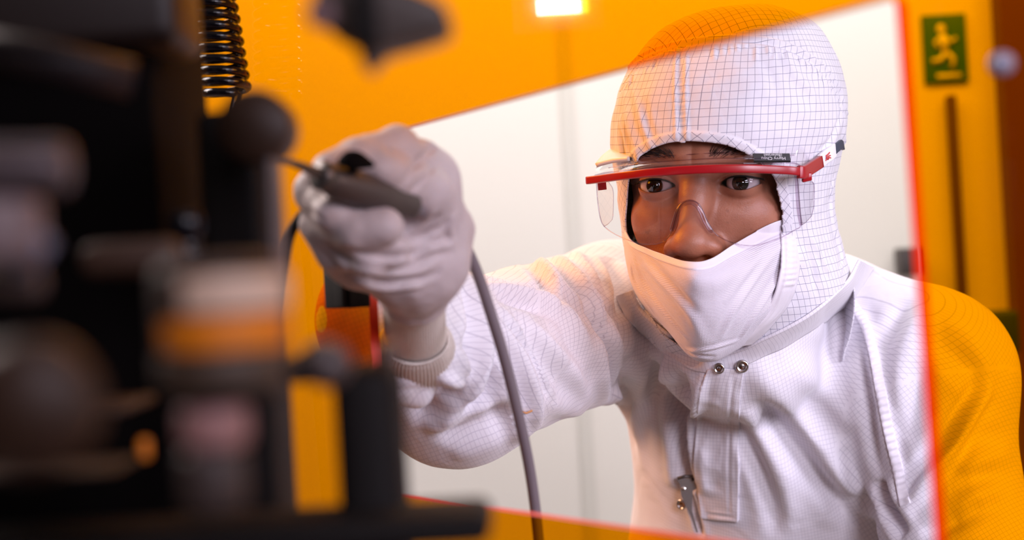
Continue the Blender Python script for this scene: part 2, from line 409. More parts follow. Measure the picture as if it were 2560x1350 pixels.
# ------------------------------------------------------------------ room
def struct(name, c, size, mat): return tag(box(name, c, size, mat), kind='structure')
WY = 2.6
struct('floor', (0, 1.2, -.05), (5.2, 5.2, .1), M_FLOOR)
struct('ceiling', (0, 1.2, 2.85), (5.2, 5.2, .1), M_WALL)
struct('wall_back', (0, WY + .05, 1.4), (5.2, .1, 2.8), M_WALL)
struct('wall_left', (-2.65, 1.2, 1.4), (.1, 5.2, 2.8), M_WALLD)
struct('wall_right', (2.65, 1.2, 1.4), (.1, 5.2, 2.8), M_WALL)
s1 = P(1435, 560, WY); struct('seam_shade_1', (s1[0], WY - .002, 1.4), (.024, .006, 2.8), M_SEAM_SHADE)  # seam between wall panels; its shadow gap drawn as a grey strip
s2 = P(2392, 480, WY)
d1 = P(2540, 400, WY)
# a closed door with dark frame at the right
struct('door_1', (d1[0] + .42, WY - .02, 1.05), (.9, .05, 2.1), M_DOORF)
for q, (a, b) in enumerate(((150, 505), (570, 800))):
    z0, z1 = P(2392, b, WY)[2], P(2392, a, WY)[2]
tag(box('vertical_groove', (s2[0] - .005, WY - .012, (P(2380, 240, WY)[2] + P(2410, 790, WY)[2]) / 2), (.016, .02, P(2380, 240, WY)[2] - P(2410, 790, WY)[2]), M_DARKL, bv=.003),
    'slim dark vertical rail on the wall below the green sign', 'strip')  # groove at the door edge, modelled as a raised dark strip

# green exit sign with running figure
sg = empty('exit_sign', tuple(P(2362, 122, WY - .004)))
M_GREEN = plain('green_sign_face', (.03, .16, .05, 1), .4); M_SIGNW = plain('white_sign_print', (.8, .85, .8, 1), .4)
c = np.array(sg.location); sw, sh = .080, .125
box('sign_plate', c, (sw, .006, sh), M_GREEN, sg, bv=.001)
y0 = -.0042
def on_sign(path, r): return sweep_geo([c + np.array([x, y0, z]) for x, z in path], r, 8)
parts = [lathe_geo(c + np.array([-.006, y0 + .001, .036]), (0, -1, 0), [(1e-5, 0), (.0085, 0), (.0085, .0012), (1e-5, .0012)], 20),
         on_sign([(-.004, .026), (-.002, .008), (.0, -.006)], .0062), on_sign([(-.006, .022), (-.018, .012), (-.012, .0)], .0035),
         on_sign([(-.002, .022), (.010, .012), (.020, .018)], .0035), on_sign([(.0, -.006), (.013, -.018), (.010, -.036)], .0045),
         on_sign([(.0, -.006), (-.010, -.020), (-.026, -.022)], .0045), box_geo(c + np.array([.004, y0 + .0006, -.050]), (.045, .001, .008))]
V, F = join(parts); fix_normals(mesh('running_figure', V, F, M_SIGNW, sg))
tag(sg, 'green emergency exit sign with pale running figure on the back wall', 'sign')
k = P(2262, 640, WY); tag(box('wall_socket', (k[0], WY - .02, k[2] - .01), (.04, .04, .05), M_DKSTEEL, bv=.004), 'small dark wall box just behind the coverall shoulder', 'wall box')
k = P(2500, 830, WY - .3)
st = empty('floor_stand', (k[0], WY - .3, 0)); tube('pole', [(k[0], WY - .3, .02), (k[0], WY - .3, k[2])], .012, M_DKSTEEL, st)
lathe('base', (k[0], WY - .3, 0), (0, 0, 1), cylprof(.14, .02, .004), M_DKSTEEL, st)
M_DGREEN = plain('dark_green_plastic', (.02, .05, .025, 1), .5)
box('control_box', (k[0], WY - .3, k[2]), (.05, .05, .07), M_DGREEN, st, bv=.008)
tag(st, 'dark stand with small green control box near the right door', 'stand')

# ------------------------------------------------------------------ orange acrylic panel with a window
PA = np.array([P(945, 700, .82)[0], .82, 0]); PB = np.array([P(2290, 500, .51)[0], .51, 0])
pt = (PB - PA); pt[2] = 0; pt /= np.linalg.norm(pt); pn = np.array([-pt[1], pt[0], 0])   # pn points to the person's side
def on_panel(x, y):
    d = P(x, y, 1.0) - CAM; t = ((PA - CAM) @ pn) / (d @ pn); w_ = CAM + d * t; return np.array([(w_ - PA) @ pt, w_[2]])
def panel_pt(s, z, o=0): return PA * [1, 1, 0] + pt * s + np.array([0, 0, z]) + pn * o
TH = .006
hole = [on_panel(945, 339), on_panel(945 + 62, 1236), on_panel(2343, 1437), on_panel(2238, -12)]
hole[1] = on_panel(975, 1237)
# the left side of the window stays upright, as cut
hole[0][0] = hole[1][0] = on_panel(924, 800)[0]
def rounded(poly, r=.004, n=5):
    out = []; m = len(poly)
    for q in range(m):
        p, a, b = np.array(poly[q]), np.array(poly[q - 1]), np.array(poly[(q + 1) % m])
        ua = (a - p) / np.linalg.norm(a - p); ub = (b - p) / np.linalg.norm(b - p)
        for t in np.linspace(0, 1, n): out.append((1 - t) ** 2 * (p + ua * r) + 2 * t * (1 - t) * p + t * t * (p + ub * r))
    return out
hole = rounded(hole, .005)
zb, zt = .93, 1.95; sl, sr = -.62, .47
outer = [np.array([sl, zt]), np.array([sl, zb]), np.array([sr, zb]), np.array([sr, zt])]
bm = bmesh.new()
def ring(pts, o): return [bm.verts.new(panel_pt(p[0], p[1], o)) for p in pts]
rh0, rh1, ro0, ro1 = ring(hole, 0), ring(hole, TH), ring(outer, 0), ring(outer, TH)
for hh, oo in ((rh0, ro0), (rh1, ro1)):
    es = []
    for r_ in (hh, oo):
        for q in range(len(r_)): es.append(bm.edges.new((r_[q], r_[(q + 1) % len(r_)])))
    bmesh.ops.triangle_fill(bm, use_beauty=True, edges=es)
for f in bm.faces: f.material_index = 0
for a, b in ((rh0, rh1), (ro0, ro1)):
    for q in range(len(a)):
        f = bm.faces.new((a[q], a[(q + 1) % len(a)], b[(q + 1) % len(a)], b[q])); f.material_index = 1
bmesh.ops.recalc_face_normals(bm, faces=bm.faces)
me = bpy.data.meshes.new('acrylic_shield'); bm.to_mesh(me); bm.free(); me.materials.append(M_ACRYL); me.materials.append(M_ACEDGE)
pan = link(bpy.data.objects.new('acrylic_shield', me)); 
tag(pan, 'transparent orange acrylic shield with a large cut-out window standing on the bench', 'shield')
k = on_panel(2512, 160); kp = panel_pt(k[0], k[1], -.0)
lathe('screw_cap', kp, -pn, [(1e-5, .006), (.002, .0055), (.0035, .004), (.004, .002), (.004, 0), (1e-5, 0)], plain('grey_blue_cap', (.20, .21, .30, 1), .35), pan, 24)
# latch block behind the glove
k = on_panel(896, 712); kp = panel_pt(k[0], k[1], -.008); AXP = np.array([pt, pn, [0, 0, 1]])
lt = box('latch', kp, (.030, .014, .026), M_BLACKP, pan, AXP, bv=.001)
k = on_panel(912, 716); box('latch_plate', panel_pt(k[0], k[1], -.016), (.010, .004, .022), M_BLACKP, lt, AXP, bv=.0005)

# bench that carries shield and instrument
bench = empty('workbench', (-.1, .55, 0))
BT = .93
pts = [(-.9, .0), (.55, .0), (.55, .42), (.10, .80), (-.3, 1.45), (-.9, 1.45)]
V = [(x, y, BT - .04) for x, y in pts] + [(x, y, BT) for x, y in pts]; n = len(pts)
F = [list(range(n))[::-1], list(range(n, 2 * n))] + [[q, (q + 1) % n, n + (q + 1) % n, n + q] for q in range(n)]
fix_normals(mesh('bench_top', V, F, M_GREYM, bench, smooth=False))
for x, y in ((-.82, .08), (.48, .08), (-.82, 1.37), (-.36, 1.37)): box('leg', (x, y, (BT - .04) / 2), (.05, .05, BT - .04), M_GREYM, bench, bv=.004)
tag(bench, 'dark metal bench top beneath the instrument and the orange shield', 'bench')

# lamp whose image shows in the acrylic
cr0 = P(1396, -4, 1.0) - CAM; hp = on_panel(1396, -4); hpw = panel_pt(hp[0], hp[1]); rd = cr0 - 2 * (cr0 @ pn) * pn; rd /= np.linalg.norm(rd)
lc = hpw + rd * 1.05
lamp = empty('task_lamp', tuple(lc)); tgt = np.array([.15, 1.12, 1.42]); 
ln = (hpw - lc) / np.linalg.norm(hpw - lc); lu = np.cross([0, 0, 1.], ln); lu /= np.linalg.norm(lu); lv = np.cross(ln, lu); AXL = np.array([lu, ln, lv])
box('lamp_housing', lc - ln * .022, (.11, .04, .08), M_WHITEP, lamp, AXL, bv=.004)
box('lamp_diffuser', lc, (.052, .006, .036), lamp_mat('lamp_glow', (1, .97, .95, 1), 60), lamp, AXL)
tube('lamp_arm', [lc - ln * .04, lc - ln * .12 + np.array([0, 0, .05]), np.array([lc[0] - .1, lc[1], 2.8])], .008, M_WHITEP, lamp)
tag(lamp, 'white rectangular task lamp hanging from the ceiling, mirrored in the shield', 'lamp')
# ------------------------------------------------------------------ person
person = empty('person', (.25, 1.35, 0))
tag(person, 'person in white gridded hood, veil and coverall leaning in and holding a pen-shaped tool', 'person')
HO = np.array([.1639, 1.0899, 1.4108]); 
def rot3(y, p, r):
    cy, sy, cp, sp_, cr_, sr_ = math.cos(y), math.sin(y), math.cos(p), math.sin(p), math.cos(r), math.sin(r)
    return np.array([[cy, -sy, 0], [sy, cy, 0], [0, 0, 1]]) @ np.array([[1, 0, 0], [0, cp, -sp_], [0, sp_, cp]]) @ np.array([[cr_, 0, sr_], [0, 1, 0], [-sr_, 0, cr_]])
HR = rot3(math.radians(-20.6), math.radians(5), math.radians(2.5))
def H(p): return (np.asarray(p, float) / 1000) @ HR.T + HO           # head frame (mm) -> world
def Hinv(p): return ((np.asarray(p, float) - HO) @ HR) * 1000

# --- head (implicit surface, millimetres, face towards -Y)
EYE = 31.5
def head_sdf(X):
    x, y, z = X; ax = np.abs(x)
    XM = [ax, y, z]                                                    # mirrored half
    d = ellip(X, (0, 5, 38), (74, 96, 84))
    d = smin(d, ellip(X, (0, -22, -28), (60, 66, 72)), 18)
    d = smin(d, ellip(X, (0, -40, -78), (44, 54, 40)), 22)
    d = smin(d, capsule(X, (0, 20, -40), (0, 45, -150), 50, 48), 20)       # neck
    d = smin(d, ellip(XM, (35, -51, -27), (19, 20, 20)), 13)          # cheek bones
    d = smin(d, capsule(XM, (8, -87.0, 17), (38, -78, 20), 8, 8), 16)      # brow ridge
    d = smax(d, -ellip(XM, (29, -105, -1), (18, 20, 11)), 16)        # sockets
    d = smin(d, sphere(XM, (EYE, -74.0, -.5), 13.6), 6)            # lids over the eyeball
    d = smin(d, ellip(XM, (28, -61, -24), (20, 19, 15)), 12)         # lower orbit / cheek top
    d = smin(d, capsule(X, (0, -83, 10), (0, -89.5, -8), 9, 8.0), 11)      # bridge
    d = smin(d, capsule(X, (0, -89.5, -8), (0, -104, -36), 8.0, 11), 9)
    d = smin(d, ellip(X, (0, -107, -40.5), (13.5, 11.5, 10.5)), 5)      # tip
    d = smin(d, ellip(XM, (14.8, -97, -44), (7.4, 11.5, 8.6)), 5)    # wings
    d = smax(d, -ellip(XM, (8.6, -101.5, -52.5), (5.0, 6.5, 4.6)), 2.2)    # nostrils
    d = smax(d, -capsule(XM, (21.5, -102, -37), (25, -93, -48), 1.4, 2.0), 6) # wing groove
    d = smin(d, capsule(X, (0, -96, -48), (0, -93, -58), 5.5, 6), 8)
    d = smin(d, ellip(X, (0, -90, -66), (22, 9, 8)), 6)            # lips
    # upper lid fold and lower lid groove
    u = ax - EYE
    lz = 7.6 - .020 * u * u - .03 * u
    d = d + .75 * np.exp(-((z - lz) / 1.0) ** 2) * np.exp(-(u / 17.0) ** 4) * (y < -62)
    lz2 = -11.5 + .018 * u * u
    d = d + .6 * np.exp(-((z - lz2) / 1.8) ** 2) * np.exp(-((u + 3) / 14.0) ** 4) * (y < -60)
    # lid opening (almond) cut through to the eyeball
    t = np.clip((u + 15.5) / 31.0, 0, 1)
    top = 5.2 * np.maximum(np.sin(math.pi * t ** .85), 0) ** .75 - 1.0 + 1.6 * t; bot = -4.9 * np.maximum(np.sin(math.pi * t ** 1.15), 0) ** .85 - 1.0 + 1.6 * t
    cut = np.maximum(np.maximum(z - top, bot - z), np.abs(u) - 15.3); cut = np.maximum(cut, y + 66)
    d = smax(d, -cut, 1.1)
    return d
hx = np.concatenate([np.arange(-90, -62, 2.5), np.arange(-60, 60.1, .65), np.arange(62, 91, 2.5)])
hy = np.concatenate([np.arange(-126, -58, .65), np.arange(-57, 112, 2.5)])
hz = np.concatenate([np.arange(-128, -64, 3), np.arange(-62, 38, .65), np.arange(40, 128, 3)])
fs = head_sdf(axes_grid(hx, hy, hz)); V, F = surface_nets(fs, hx, hy, hz); del fs
V = relax(V, F, 2, .35); HF = F; HV = H(V)
head = mesh('head', HV, F, M_SKIN, person); head_bvh = bvh_of(HV, HF)
def drape(Vv, gap, reach=.03):
    """push cloth that dips into the face back out in front of it"""
    Vv = Vv.copy()
    for q in range(len(Vv)):
        p = Vv[q]; d = p - CAM; h = head_bvh.ray_cast(Vector(CAM), Vector(d).normalized())
        if h[0] is None: continue
        e = (np.array(h[0]) - CAM)[1] - gap
        if d[1] > e and d[1] < e + reach: Vv[q] = CAM + d * (e / d[1])
    return Vv
# --- eyeballs
def eye_mat():
    m, nt, b = newmat('eyeball'); L = nt.links
    tc = nt.nodes.new('ShaderNodeTexCoord'); uv = nt.nodes.new('ShaderNodeUVMap'); uv.uv_map = 'UVMap'
    sp = nt.nodes.new('ShaderNodeSeparateXYZ'); L.new(uv.outputs[0], sp.inputs[0])
    cr = nt.nodes.new('ShaderNodeValToRGB'); e = cr.color_ramp.elements
    e[0].position = 0; e[0].color = (.002, .002, .002, 1); e[1].position = 1; e[1].color = (.62, .52, .55, 1)
    for p_, c_ in ((.17, (.002, .002, .002, 1)), (.20, (.007, .003, .002, 1)), (.44, (.006, .003, .002, 1)), (.49, (.006, .004, .004, 1)), (.57, (.55, .46, .50, 1))):
        q = e.new(p_); q.color = c_
    L.new(sp.outputs[1], cr.inputs[0])
    n = nt.nodes.new('ShaderNodeTexNoise'); n.inputs['Scale'].default_value = 14; L.new(uv.outputs[0], n.inputs['Vector'])
    L.new(cr.outputs[0], b.inputs['Base Color']); b.inputs['Roughness'].default_value = .06; b.inputs['Coat Weight'].default_value = 1; b.inputs['Coat Roughness'].default_value = .02
    return m
M_EYE = eye_mat()
def eyeball(cx, gaze):
    g = np.array(gaze, float); g /= np.linalg.norm(g); u = np.cross(g, [0, 0, 1.]); u /= np.linalg.norm(u); b_ = np.cross(u, g)
    th = np.concatenate([np.linspace(0, .75, 40), np.linspace(.78, math.pi, 40)]); R = 12.0; V = []; uv = []
    for t in th:
        r = R + 1.3 * max(0, 1 - (t / .50) ** 2) ** 1.5
        for k in range(48):
            a = 2 * math.pi * k / 48; V.append(np.array([cx, -74.0, -.5]) + r * (math.cos(t) * g + math.sin(t) * (math.cos(a) * u + math.sin(a) * b_))); uv.append((k / 48, t / 1.0 if t < 1 else 1))
    V = np.array(V); o = mesh('eyeball', H(V), gridfaces(len(th), 48, True), M_EYE, head, uv=uv); return fix_normals(o)
eyeball(-EYE, (.10, -1, .02)); eyeball(EYE, (.0, -1, .02))
# --- lashes and eyebrows: tapered hairs rooted on the skin
hv = BVHTree.FromPolygons([tuple(v) for v in V.tolist()], [tuple(f) for f in F.tolist()])
def skin_at(x, z, y0=-140):
    h = hv.ray_cast(Vector((x, y0, z)), Vector((0, 1, 0))); return (np.array(h[0]), np.array(h[1])) if h[0] is not None else (None, None)
def hairs(name, items, mat, parent):
    V = []; F = []
    for path, r in items:
        path = np.asarray(path); n = len(path); rr = r * np.linspace(1, .15, n)
        v, f = sweep_geo(path, rr, 3, caps=False); o = sum(len(q) for q in V); V.append(v); F += (np.array(f) + o).tolist()
    return mesh(name, H(np.concatenate(V)), F, mat, parent)
rs = np.random.RandomState(3)
for sd in (-1, 1):
    it = []
    for q in range(300):
        t = rs.rand(); x = lerp(12, 52, t); z = 19.5 + 5.5 * math.sin(t * 2.3) - 7 * t * t + rs.normal() * (2.3 * (1 - t * .6))
        p, n = skin_at(sd * x, z)
        if p is None: continue
        dr = np.array([sd * (0.3 + t), 0, .9 * (1 - t) ** 1.2 - .25]); dr /= np.linalg.norm(dr); L = rs.uniform(4, 7.5)
        it.append(([p - n * .3, p + n * .5 + dr * L * .4, p + n * .7 + dr * L * .75, p + n * .5 + dr * L], .13))
    hairs('eyebrow', it, M_HAIR, head)
    it = []
    for q in range(85):
        t = (q + .5) / 85; u = -15 + 30.5 * t
        top = 5.2 * math.sin(math.pi * t ** .85) ** .75 - 1.0 + 1.6 * t
        x = sd * (EYE + u); p = np.array([x, -74 - math.sqrt(max(1, 13.4 ** 2 - u * u - 20)), top - .2])
        out = np.array([sd * (.25 * (t - .4) * 2), -.9, 0]); L = 3.5 + 3.5 * t + rs.uniform(-.8, .8)
        it.append(([p + [0, .6, 0], p + out * L * .35 + [0, 0, -.3], p + out * L * .7 + [0, 0, .4], p + out * L + [sd * 1.2 * t, 0, 2.0]], .16))
    for q in range(40):
        t = (q + .5) / 40; u = -13 + 27 * t
        bot = -4.9 * math.sin(math.pi * t ** 1.15) ** .85 - 1.0 + 1.6 * t
        x = sd * (EYE + u); p = np.array([x, -74 - math.sqrt(max(1, 13.2 ** 2 - u * u - 20)), bot + .2])
        it.append(([p + [0, .6, 0], p + [0, -1.2, -.6], p + [sd * .5 * t, -2.0, -1.8]], .09))
    hairs('eyelashes', it, M_HAIR, head)
    # dark line of the lid margin: hair roots
    pl = []
    for t in np.linspace(.03, .98, 30):
        u = -15.3 + 30.8 * t; top = 5.2 * math.sin(math.pi * t ** .85) ** .75 - 1.0 + 1.6 * t
        x = sd * (EYE + u)
        pl.append([x, -74 - math.sqrt(max(1, 12.9 ** 2 - u * u - top * top)), top - .1])
    v, f = sweep_geo(np.array(pl), .6, 6); mesh('lash_line', H(v), f, M_HAIR, head)
# --- hood: rings around the head axis (z, half width, front, back, x shift, y shift) in the head frame
HK = np.array([
 (131, 1, 1, 1, 16, 8), (129, 22, 28, 28, 16, 8), (123.5, 41, 50, 50, 16, 9), (113, 58, 69, 68, 15, 10), (100, 69, 83, 82, 13, 10), (85, 77.5, 95, 94, 11, 10),
 (68, 84, 104, 102, 9, 10), (50, 87, 109, 106, 7, 10), (32, 86.5, 111, 107, 6, 9), (12, 84, 108, 104, 4, 9), (-8, 81, 103, 101, 3, 9), (-30, 80, 95, 98, 3, 10),
 (-52, 81, 88, 96, 5, 13), (-72, 82, 84, 96, 8, 17), (-92, 81, 80, 96, 12, 22), (-112, 76, 74, 92, 15, 28), (-135, 70, 66, 84, 16, 34), (-150, 66, 60, 80, 17, 38)], float)
NT, NR = 420, 330
# ring spacing even along the profile
_l = np.r_[0, np.cumsum(np.hypot(np.diff(HK[:, 0]), np.diff(HK[:, 1])))]
dense = catmull(HK, 1400); _d = np.r_[0, np.cumsum(np.hypot(np.diff(dense[:, 0]), np.diff(dense[:, 2])))]
tt = np.linspace(0, _d[-1], NR); RK = np.stack([np.interp(tt, _d, dense[:, q]) for q in range(6)], 1)
th = np.linspace(-math.pi, math.pi, NT, endpoint=False)                   # 0 = front
V = np.zeros((NR, NT, 3)); UV = np.zeros((NR, NT, 2))
for q, (z, a, bf, bb, sx, sy) in enumerate(RK):
    cx_, cy_ = np.sin(th), -np.cos(th)
    b_ = np.where(cy_ < 0, bf, bb); ee = 2 / 2.25
    V[q, :, 0] = sx + a * np.sign(cx_) * np.abs(cx_) ** ee; V[q, :, 1] = sy + b_ * np.sign(cy_) * np.abs(cy_) ** ee; V[q, :, 2] = z
    UV[q, :, 0] = th * 90 / 1000; UV[q, :, 1] = -tt[q] / 1000
V = V.reshape(-1, 3); UV = UV.reshape(-1, 2)
# crown: pattern laid flat over the top, sides wrapped
crown_l = V[:, 2] > 96 + 14 * np.sin(np.arctan2(V[:, 0], -V[:, 1]) * 1.0 + .4)
UV = np.where(crown_l[:, None], np.stack([V[:, 0] * .85 + V[:, 1] * .5, V[:, 1] * .85 - V[:, 0] * .5], 1) / 1000, UV)
V = H(V); F = gridfaces(NR, NT, True)
N = vnormals(V, F)
ctr = V.mean(0)
if ((V - ctr) * N).sum() < 0: F = F[:, ::-1]; N = -N
# soft puffs and wrinkles
V += N * (.0011 * noise3(V, 55, 5) + .0006 * noise3(V, 150, 6))[:, None]
bv = bvh_of(V, F)
def F_(poly, w_, h_, **k):
    global V
    V = fold(V, N, bv, poly, w_ / 1000, h_ / 1000, **k)
# crown seam with gathers, centre seam, side folds
F_([(1548, 205), (1600, 140), (1700, 105), (1830, 92), (1950, 105), (2040, 150), (2095, 215), (2122, 300)], 1.6, 1.3, taper=False)
F_([(1556, 215), (1606, 152), (1703, 116), (1832, 103), (1948, 116), (2034, 160), (2088, 225), (2112, 300)], 1.2, -1.2, taper=False)
rr_ = np.random.RandomState(11)
for q in range(30):
    t = q / 29; p0 = catmull([(1560, 215), (1606, 155), (1703, 118), (1832, 106), (1948, 120), (2034, 164), (2088, 228)], 101)[int(t * 100)]
    ln_ = rr_.uniform(14, 46); dx = rr_.uniform(-6, 6) + (p0[0] - 1830) * .03
    F_([p0 + [0, 3], p0 + [dx * .5, ln_ * .5], p0 + [dx, ln_]], 1.4, rr_.uniform(.5, 1.3) * rr_.choice([1, -1]), n=6)
for x0 in (1690, 1716):
    F_([(x0 + 2, 118), (x0 - 2, 200), (x0 - 1, 280), (x0 + 2, 345)], 1.1, 1.0, taper=False)
F_([(1703, 118), (1701, 200), (1701, 280), (1705, 345)], 2.2, -.5, taper=False)
for q in range(13): F_([(1684, 135 + 16 * q), (1703, 133 + 16 * q), (1722, 136 + 16 * q)], 1.1, rr_.uniform(.25, .6), n=6)
for poly, w_, h_ in [([(1560, 230), (1575, 320), (1600, 400), (1590, 470)], 3, 2.0), ([(1585, 220), (1600, 290), (1622, 350), (1640, 385)], 2.5, 1.4), ([(1545, 300), (1562, 400), (1570, 480)], 2.5, -1.8),
                     ([(1610, 240), (1618, 300), (1632, 345)], 2.5, -1.0), ([(2100, 240), (2098, 300), (2070, 360), (2030, 390)], 3.5, -1.8), ([(2110, 300), (2110, 380), (2095, 450)], 3, 1.6),
                     ([(1960, 130), (1985, 180), (2030, 230), (2060, 300)], 4, 1.4), ([(1900, 150), (1930, 190), (1940, 250)], 4, -1.0), ([(1800, 180), (1900, 215), (2000, 280), (2080, 330)], 7, .9),
                     ([(2112, 430), (2095, 500), (2098, 560), (2122, 620)], 3, -2.2), ([(2092, 420), (2078, 480), (2082, 560), (2105, 640), (2100, 690)], 2.0, 1.8),
                     ([(2030, 590), (2050, 640), (2075, 690)], 2.0, 1.6), ([(2010, 600), (2030, 660), (2040, 740)], 3.0, -2.0), ([(1975, 470), (2000, 520), (2010, 580)], 3, .8)]:
    F_(poly, w_, h_)
# face opening
OPEN = catmull([(1569, 500), (1573, 450), (1585, 412), (1612, 383), (1655, 362), (1705, 353), (1765, 355), (1820, 364), (1880, 392), (1922, 428), (1940, 455), (1944, 480), (1952, 510), (1956, 545),
                (1950, 640), (1900, 720), (1760, 790), (1640, 720), (1580, 620), (1566, 560)], 300, True)
px, dp = proj(V); front = ((V - CAM) * N).sum(1) < 0
fi = np.nonzero(front & (px[:, 1] < 720) & (px[:, 1] > 250))[0]; V[fi] = drape(V[fi], .003); px, dp = proj(V)
sd_, near = poly_dist(px, OPEN)
# hem band: slightly raised, pattern on the bias
band = front & (sd_ > -8) & (sd_ < 24) & (px[:, 1] < 560)
UV[band] = (UV[band] @ np.array([[.707, -.707], [.707, .707]]))
snap = front & (np.abs(sd_) < 2.6); idx = np.nonzero(snap)[0]
for q in idx: V[q] = P(near[q, 0], near[q, 1], dp[q])
V += N * (np.where(front & (px[:, 1] < 620), .0012 * sstep(25, 22, sd_) * (sd_ > -4), 0))[:, None]
inside = front & (sd_ < 0) & ~snap
# the front of the hood ends where it is tucked into the collar
LOW = [(1400, 700), (1560, 700), (1600, 772), (1680, 842), (1760, 892), (1850, 872), (1960, 822), (2050, 768), (2120, 705), (2160, 640), (2400, 640), (2400, 1300), (1400, 1300)]
sl_, nl_ = poly_dist(px, LOW); snl = front & (np.abs(sl_) < 2.6)
for q in np.nonzero(snl)[0]: V[q] = P(nl_[q, 0], nl_[q, 1], dp[q])
inside |= front & (sl_ < 0) & ~snl
keep = ~inside[F].any(1)
fc = band[F].sum(1); keepuv = UV
lu = UV[F].reshape(-1, 2).copy()
# pattern per face: avoid smears where two panels meet
crf = crown_l[F]; mix = (crf.any(1) & ~crf.all(1)) | ((fc > 0) & (fc < 4)); 
wrap = (np.ptp(UV[F][:, :, 0], axis=1) > .2) & ~crf.any(1); mix = mix | wrap
lu = lu.reshape(-1, 4, 2); lu[mix] = .0029; 
HOODV, HOODF = V.copy(), F
hood = mesh('hood', V, F[keep], M_HOOD, person, uv=lu[keep].reshape(-1, 2)); shell(hood, .0012, -1)

# --- control-net cloth: rows of (px, py, depth)
def net(ctrl, nu, nv):
    c = np.array([[P(*q) for q in row] for row in ctrl]); a = catmull(c, nu); return np.swapaxes(catmull(np.swapaxes(a, 0, 1), nv), 0, 1)
def arc_uv(G):
    du = np.linalg.norm(np.diff(G, axis=1), axis=2); u = np.concatenate([np.zeros((G.shape[0], 1)), np.cumsum(du, 1)], 1); u -= u[:, [G.shape[1] // 2]]
    dv = np.linalg.norm(np.diff(G, axis=0), axis=2).mean(1); v = np.r_[0, np.cumsum(dv)]
    return np.stack([u, np.broadcast_to(v[:, None], u.shape)], -1)
def net_cloth(name, ctrl, nu, nv, mat, parent, folds=(), th=.0012, wr=.0005, freq=90, seed=1, uvrot=0, post=None, drp=False):
    G = net(ctrl, nu, nv); uv = arc_uv(G).reshape(-1, 2); Vv = G.reshape(-1, 3); Ff = gridfaces(nu, nv); Nn = vnormals(Vv, Ff)
    if ((CAM - Vv) * Nn).sum() < 0: Ff = Ff[:, ::-1]; Nn = -Nn
    Vv = Vv + Nn * (wr * noise3(Vv, freq, seed))[:, None]
    b = bvh_of(Vv, Ff)
    for poly, w_, h_ in folds: Vv = fold(Vv, Nn, b, poly, w_ / 1000, h_ / 1000)
    if post is not None: Vv = post(Vv, Nn, nu, nv)
    if drp: Vv = drape(Vv, .0035)
    if uvrot: c_, s_ = math.cos(uvrot), math.sin(uvrot); uv = uv @ np.array([[c_, -s_], [s_, c_]])
    o = mesh(name, Vv, Ff, mat, parent, uv=uv); shell(o, th, -1); return o, Vv.reshape(nu, nv, 3), Nn.reshape(nu, nv, 3)
mask_ctrl = [
 [(1560, 560, 1.085), (1574, 596, 1.052), (1610, 617, 1.018), (1655, 634, .988), (1720, 655, .962), (1772, 650, .964), (1830, 614, .984), (1890, 580, 1.006), (1940, 556, 1.020), (1992, 540, 1.036)],
 [(1560, 600, 1.086), (1572, 630, 1.052), (1612, 655, 1.016), (1658, 680, .985), (1722, 700, .957), (1780, 698, .957), (1840, 672, .973), (1895, 650, .992), (1945, 630, 1.008), (1996, 610, 1.026)],
 [(1562, 640, 1.09), (1574, 670, 1.056), (1618, 706, 1.020), (1665, 735, .990), (1726, 752, .966), (1785, 752, .966), (1845, 738, .978), (1895, 722, .995), (1942, 704, 1.010), (1990, 682, 1.026)],
 [(1575, 700, 1.09), (1588, 725, 1.058), (1632, 762, 1.024), (1680, 790, .996), (1732, 808, .977), (1785, 810, .978), (1840, 800, .988), (1885, 788, 1.002), (1925, 772, 1.014), (1964, 755, 1.030)],
 [(1610, 765, 1.088), (1628, 785, 1.06), (1660, 812, 1.032), (1698, 842, 1.010), (1740, 862, .997), (1785, 864, .998), (1828, 852, 1.006), (1865, 838, 1.016), (1895, 824, 1.026), (1925, 812, 1.038)],
 [(1668, 822, 1.082), (1685, 845, 1.062), (1700, 868, 1.044), (1720, 888, 1.030), (1748, 903, 1.022), (1785, 903, 1.024), (1812, 892, 1.030), (1840, 876, 1.038), (1868, 862, 1.046), (1900, 848, 1.056)],
 [(1690, 818, 1.10), (1700, 840, 1.09), (1712, 862, 1.075), (1728, 880, 1.065), (1750, 892, 1.06), (1785, 892, 1.06), (1810, 884, 1.062), (1838, 870, 1.068), (1862, 858, 1.075), (1890, 846, 1.085)]]
def mask_post(Vv, Nn, nu, nv):
    # smooth binding along the top edge
    G = Vv.reshape(nu, nv, 3).copy(); n_ = Nn.reshape(nu, nv, 3)
    t = np.arange(nu) / (nu - 1); b = sstep(.075, .062, t)
    G += n_ * (b * .0009)[:, None, None]; return G.reshape(-1, 3)
mask, MG, MN = net_cloth('face_veil', mask_ctrl, 190, 260, M_MASK, person, th=.0012, wr=.0006, freq=70, seed=4, post=mask_post, drp=True, folds=[
 ([(1960, 600), (1900, 680), (1840, 770), (1800, 850)], 3.0, 1.6), ([(1975, 640), (1930, 720), (1880, 800), (1850, 850)], 2.6, 1.8), ([(1930, 600), (1860, 690), (1810, 760)], 3.5, 1.0), ([(1985, 690), (1940, 770), (1890, 830)], 2.2, 1.6),
 ([(1585, 610), (1640, 690), (1720, 780), (1760, 860)], 3.5, 1.4), ([(1580, 640), (1610, 710), (1660, 780), (1720, 850)], 2.5, 1.8), ([(1600, 630), (1690, 720), (1740, 790)], 3.5, -1.2), ([(1577, 660), (1590, 710), (1640, 790)], 2.0, -1.6),
 ([(1720, 880), (1780, 870), (1850, 850)], 2.0, 1.0), ([(1700, 860), (1730, 885), (1790, 893)], 2.0, -1.0), ([(1780, 720), (1850, 680), (1930, 620)], 5, .8)])
mask.data.materials.append(M_HEM)
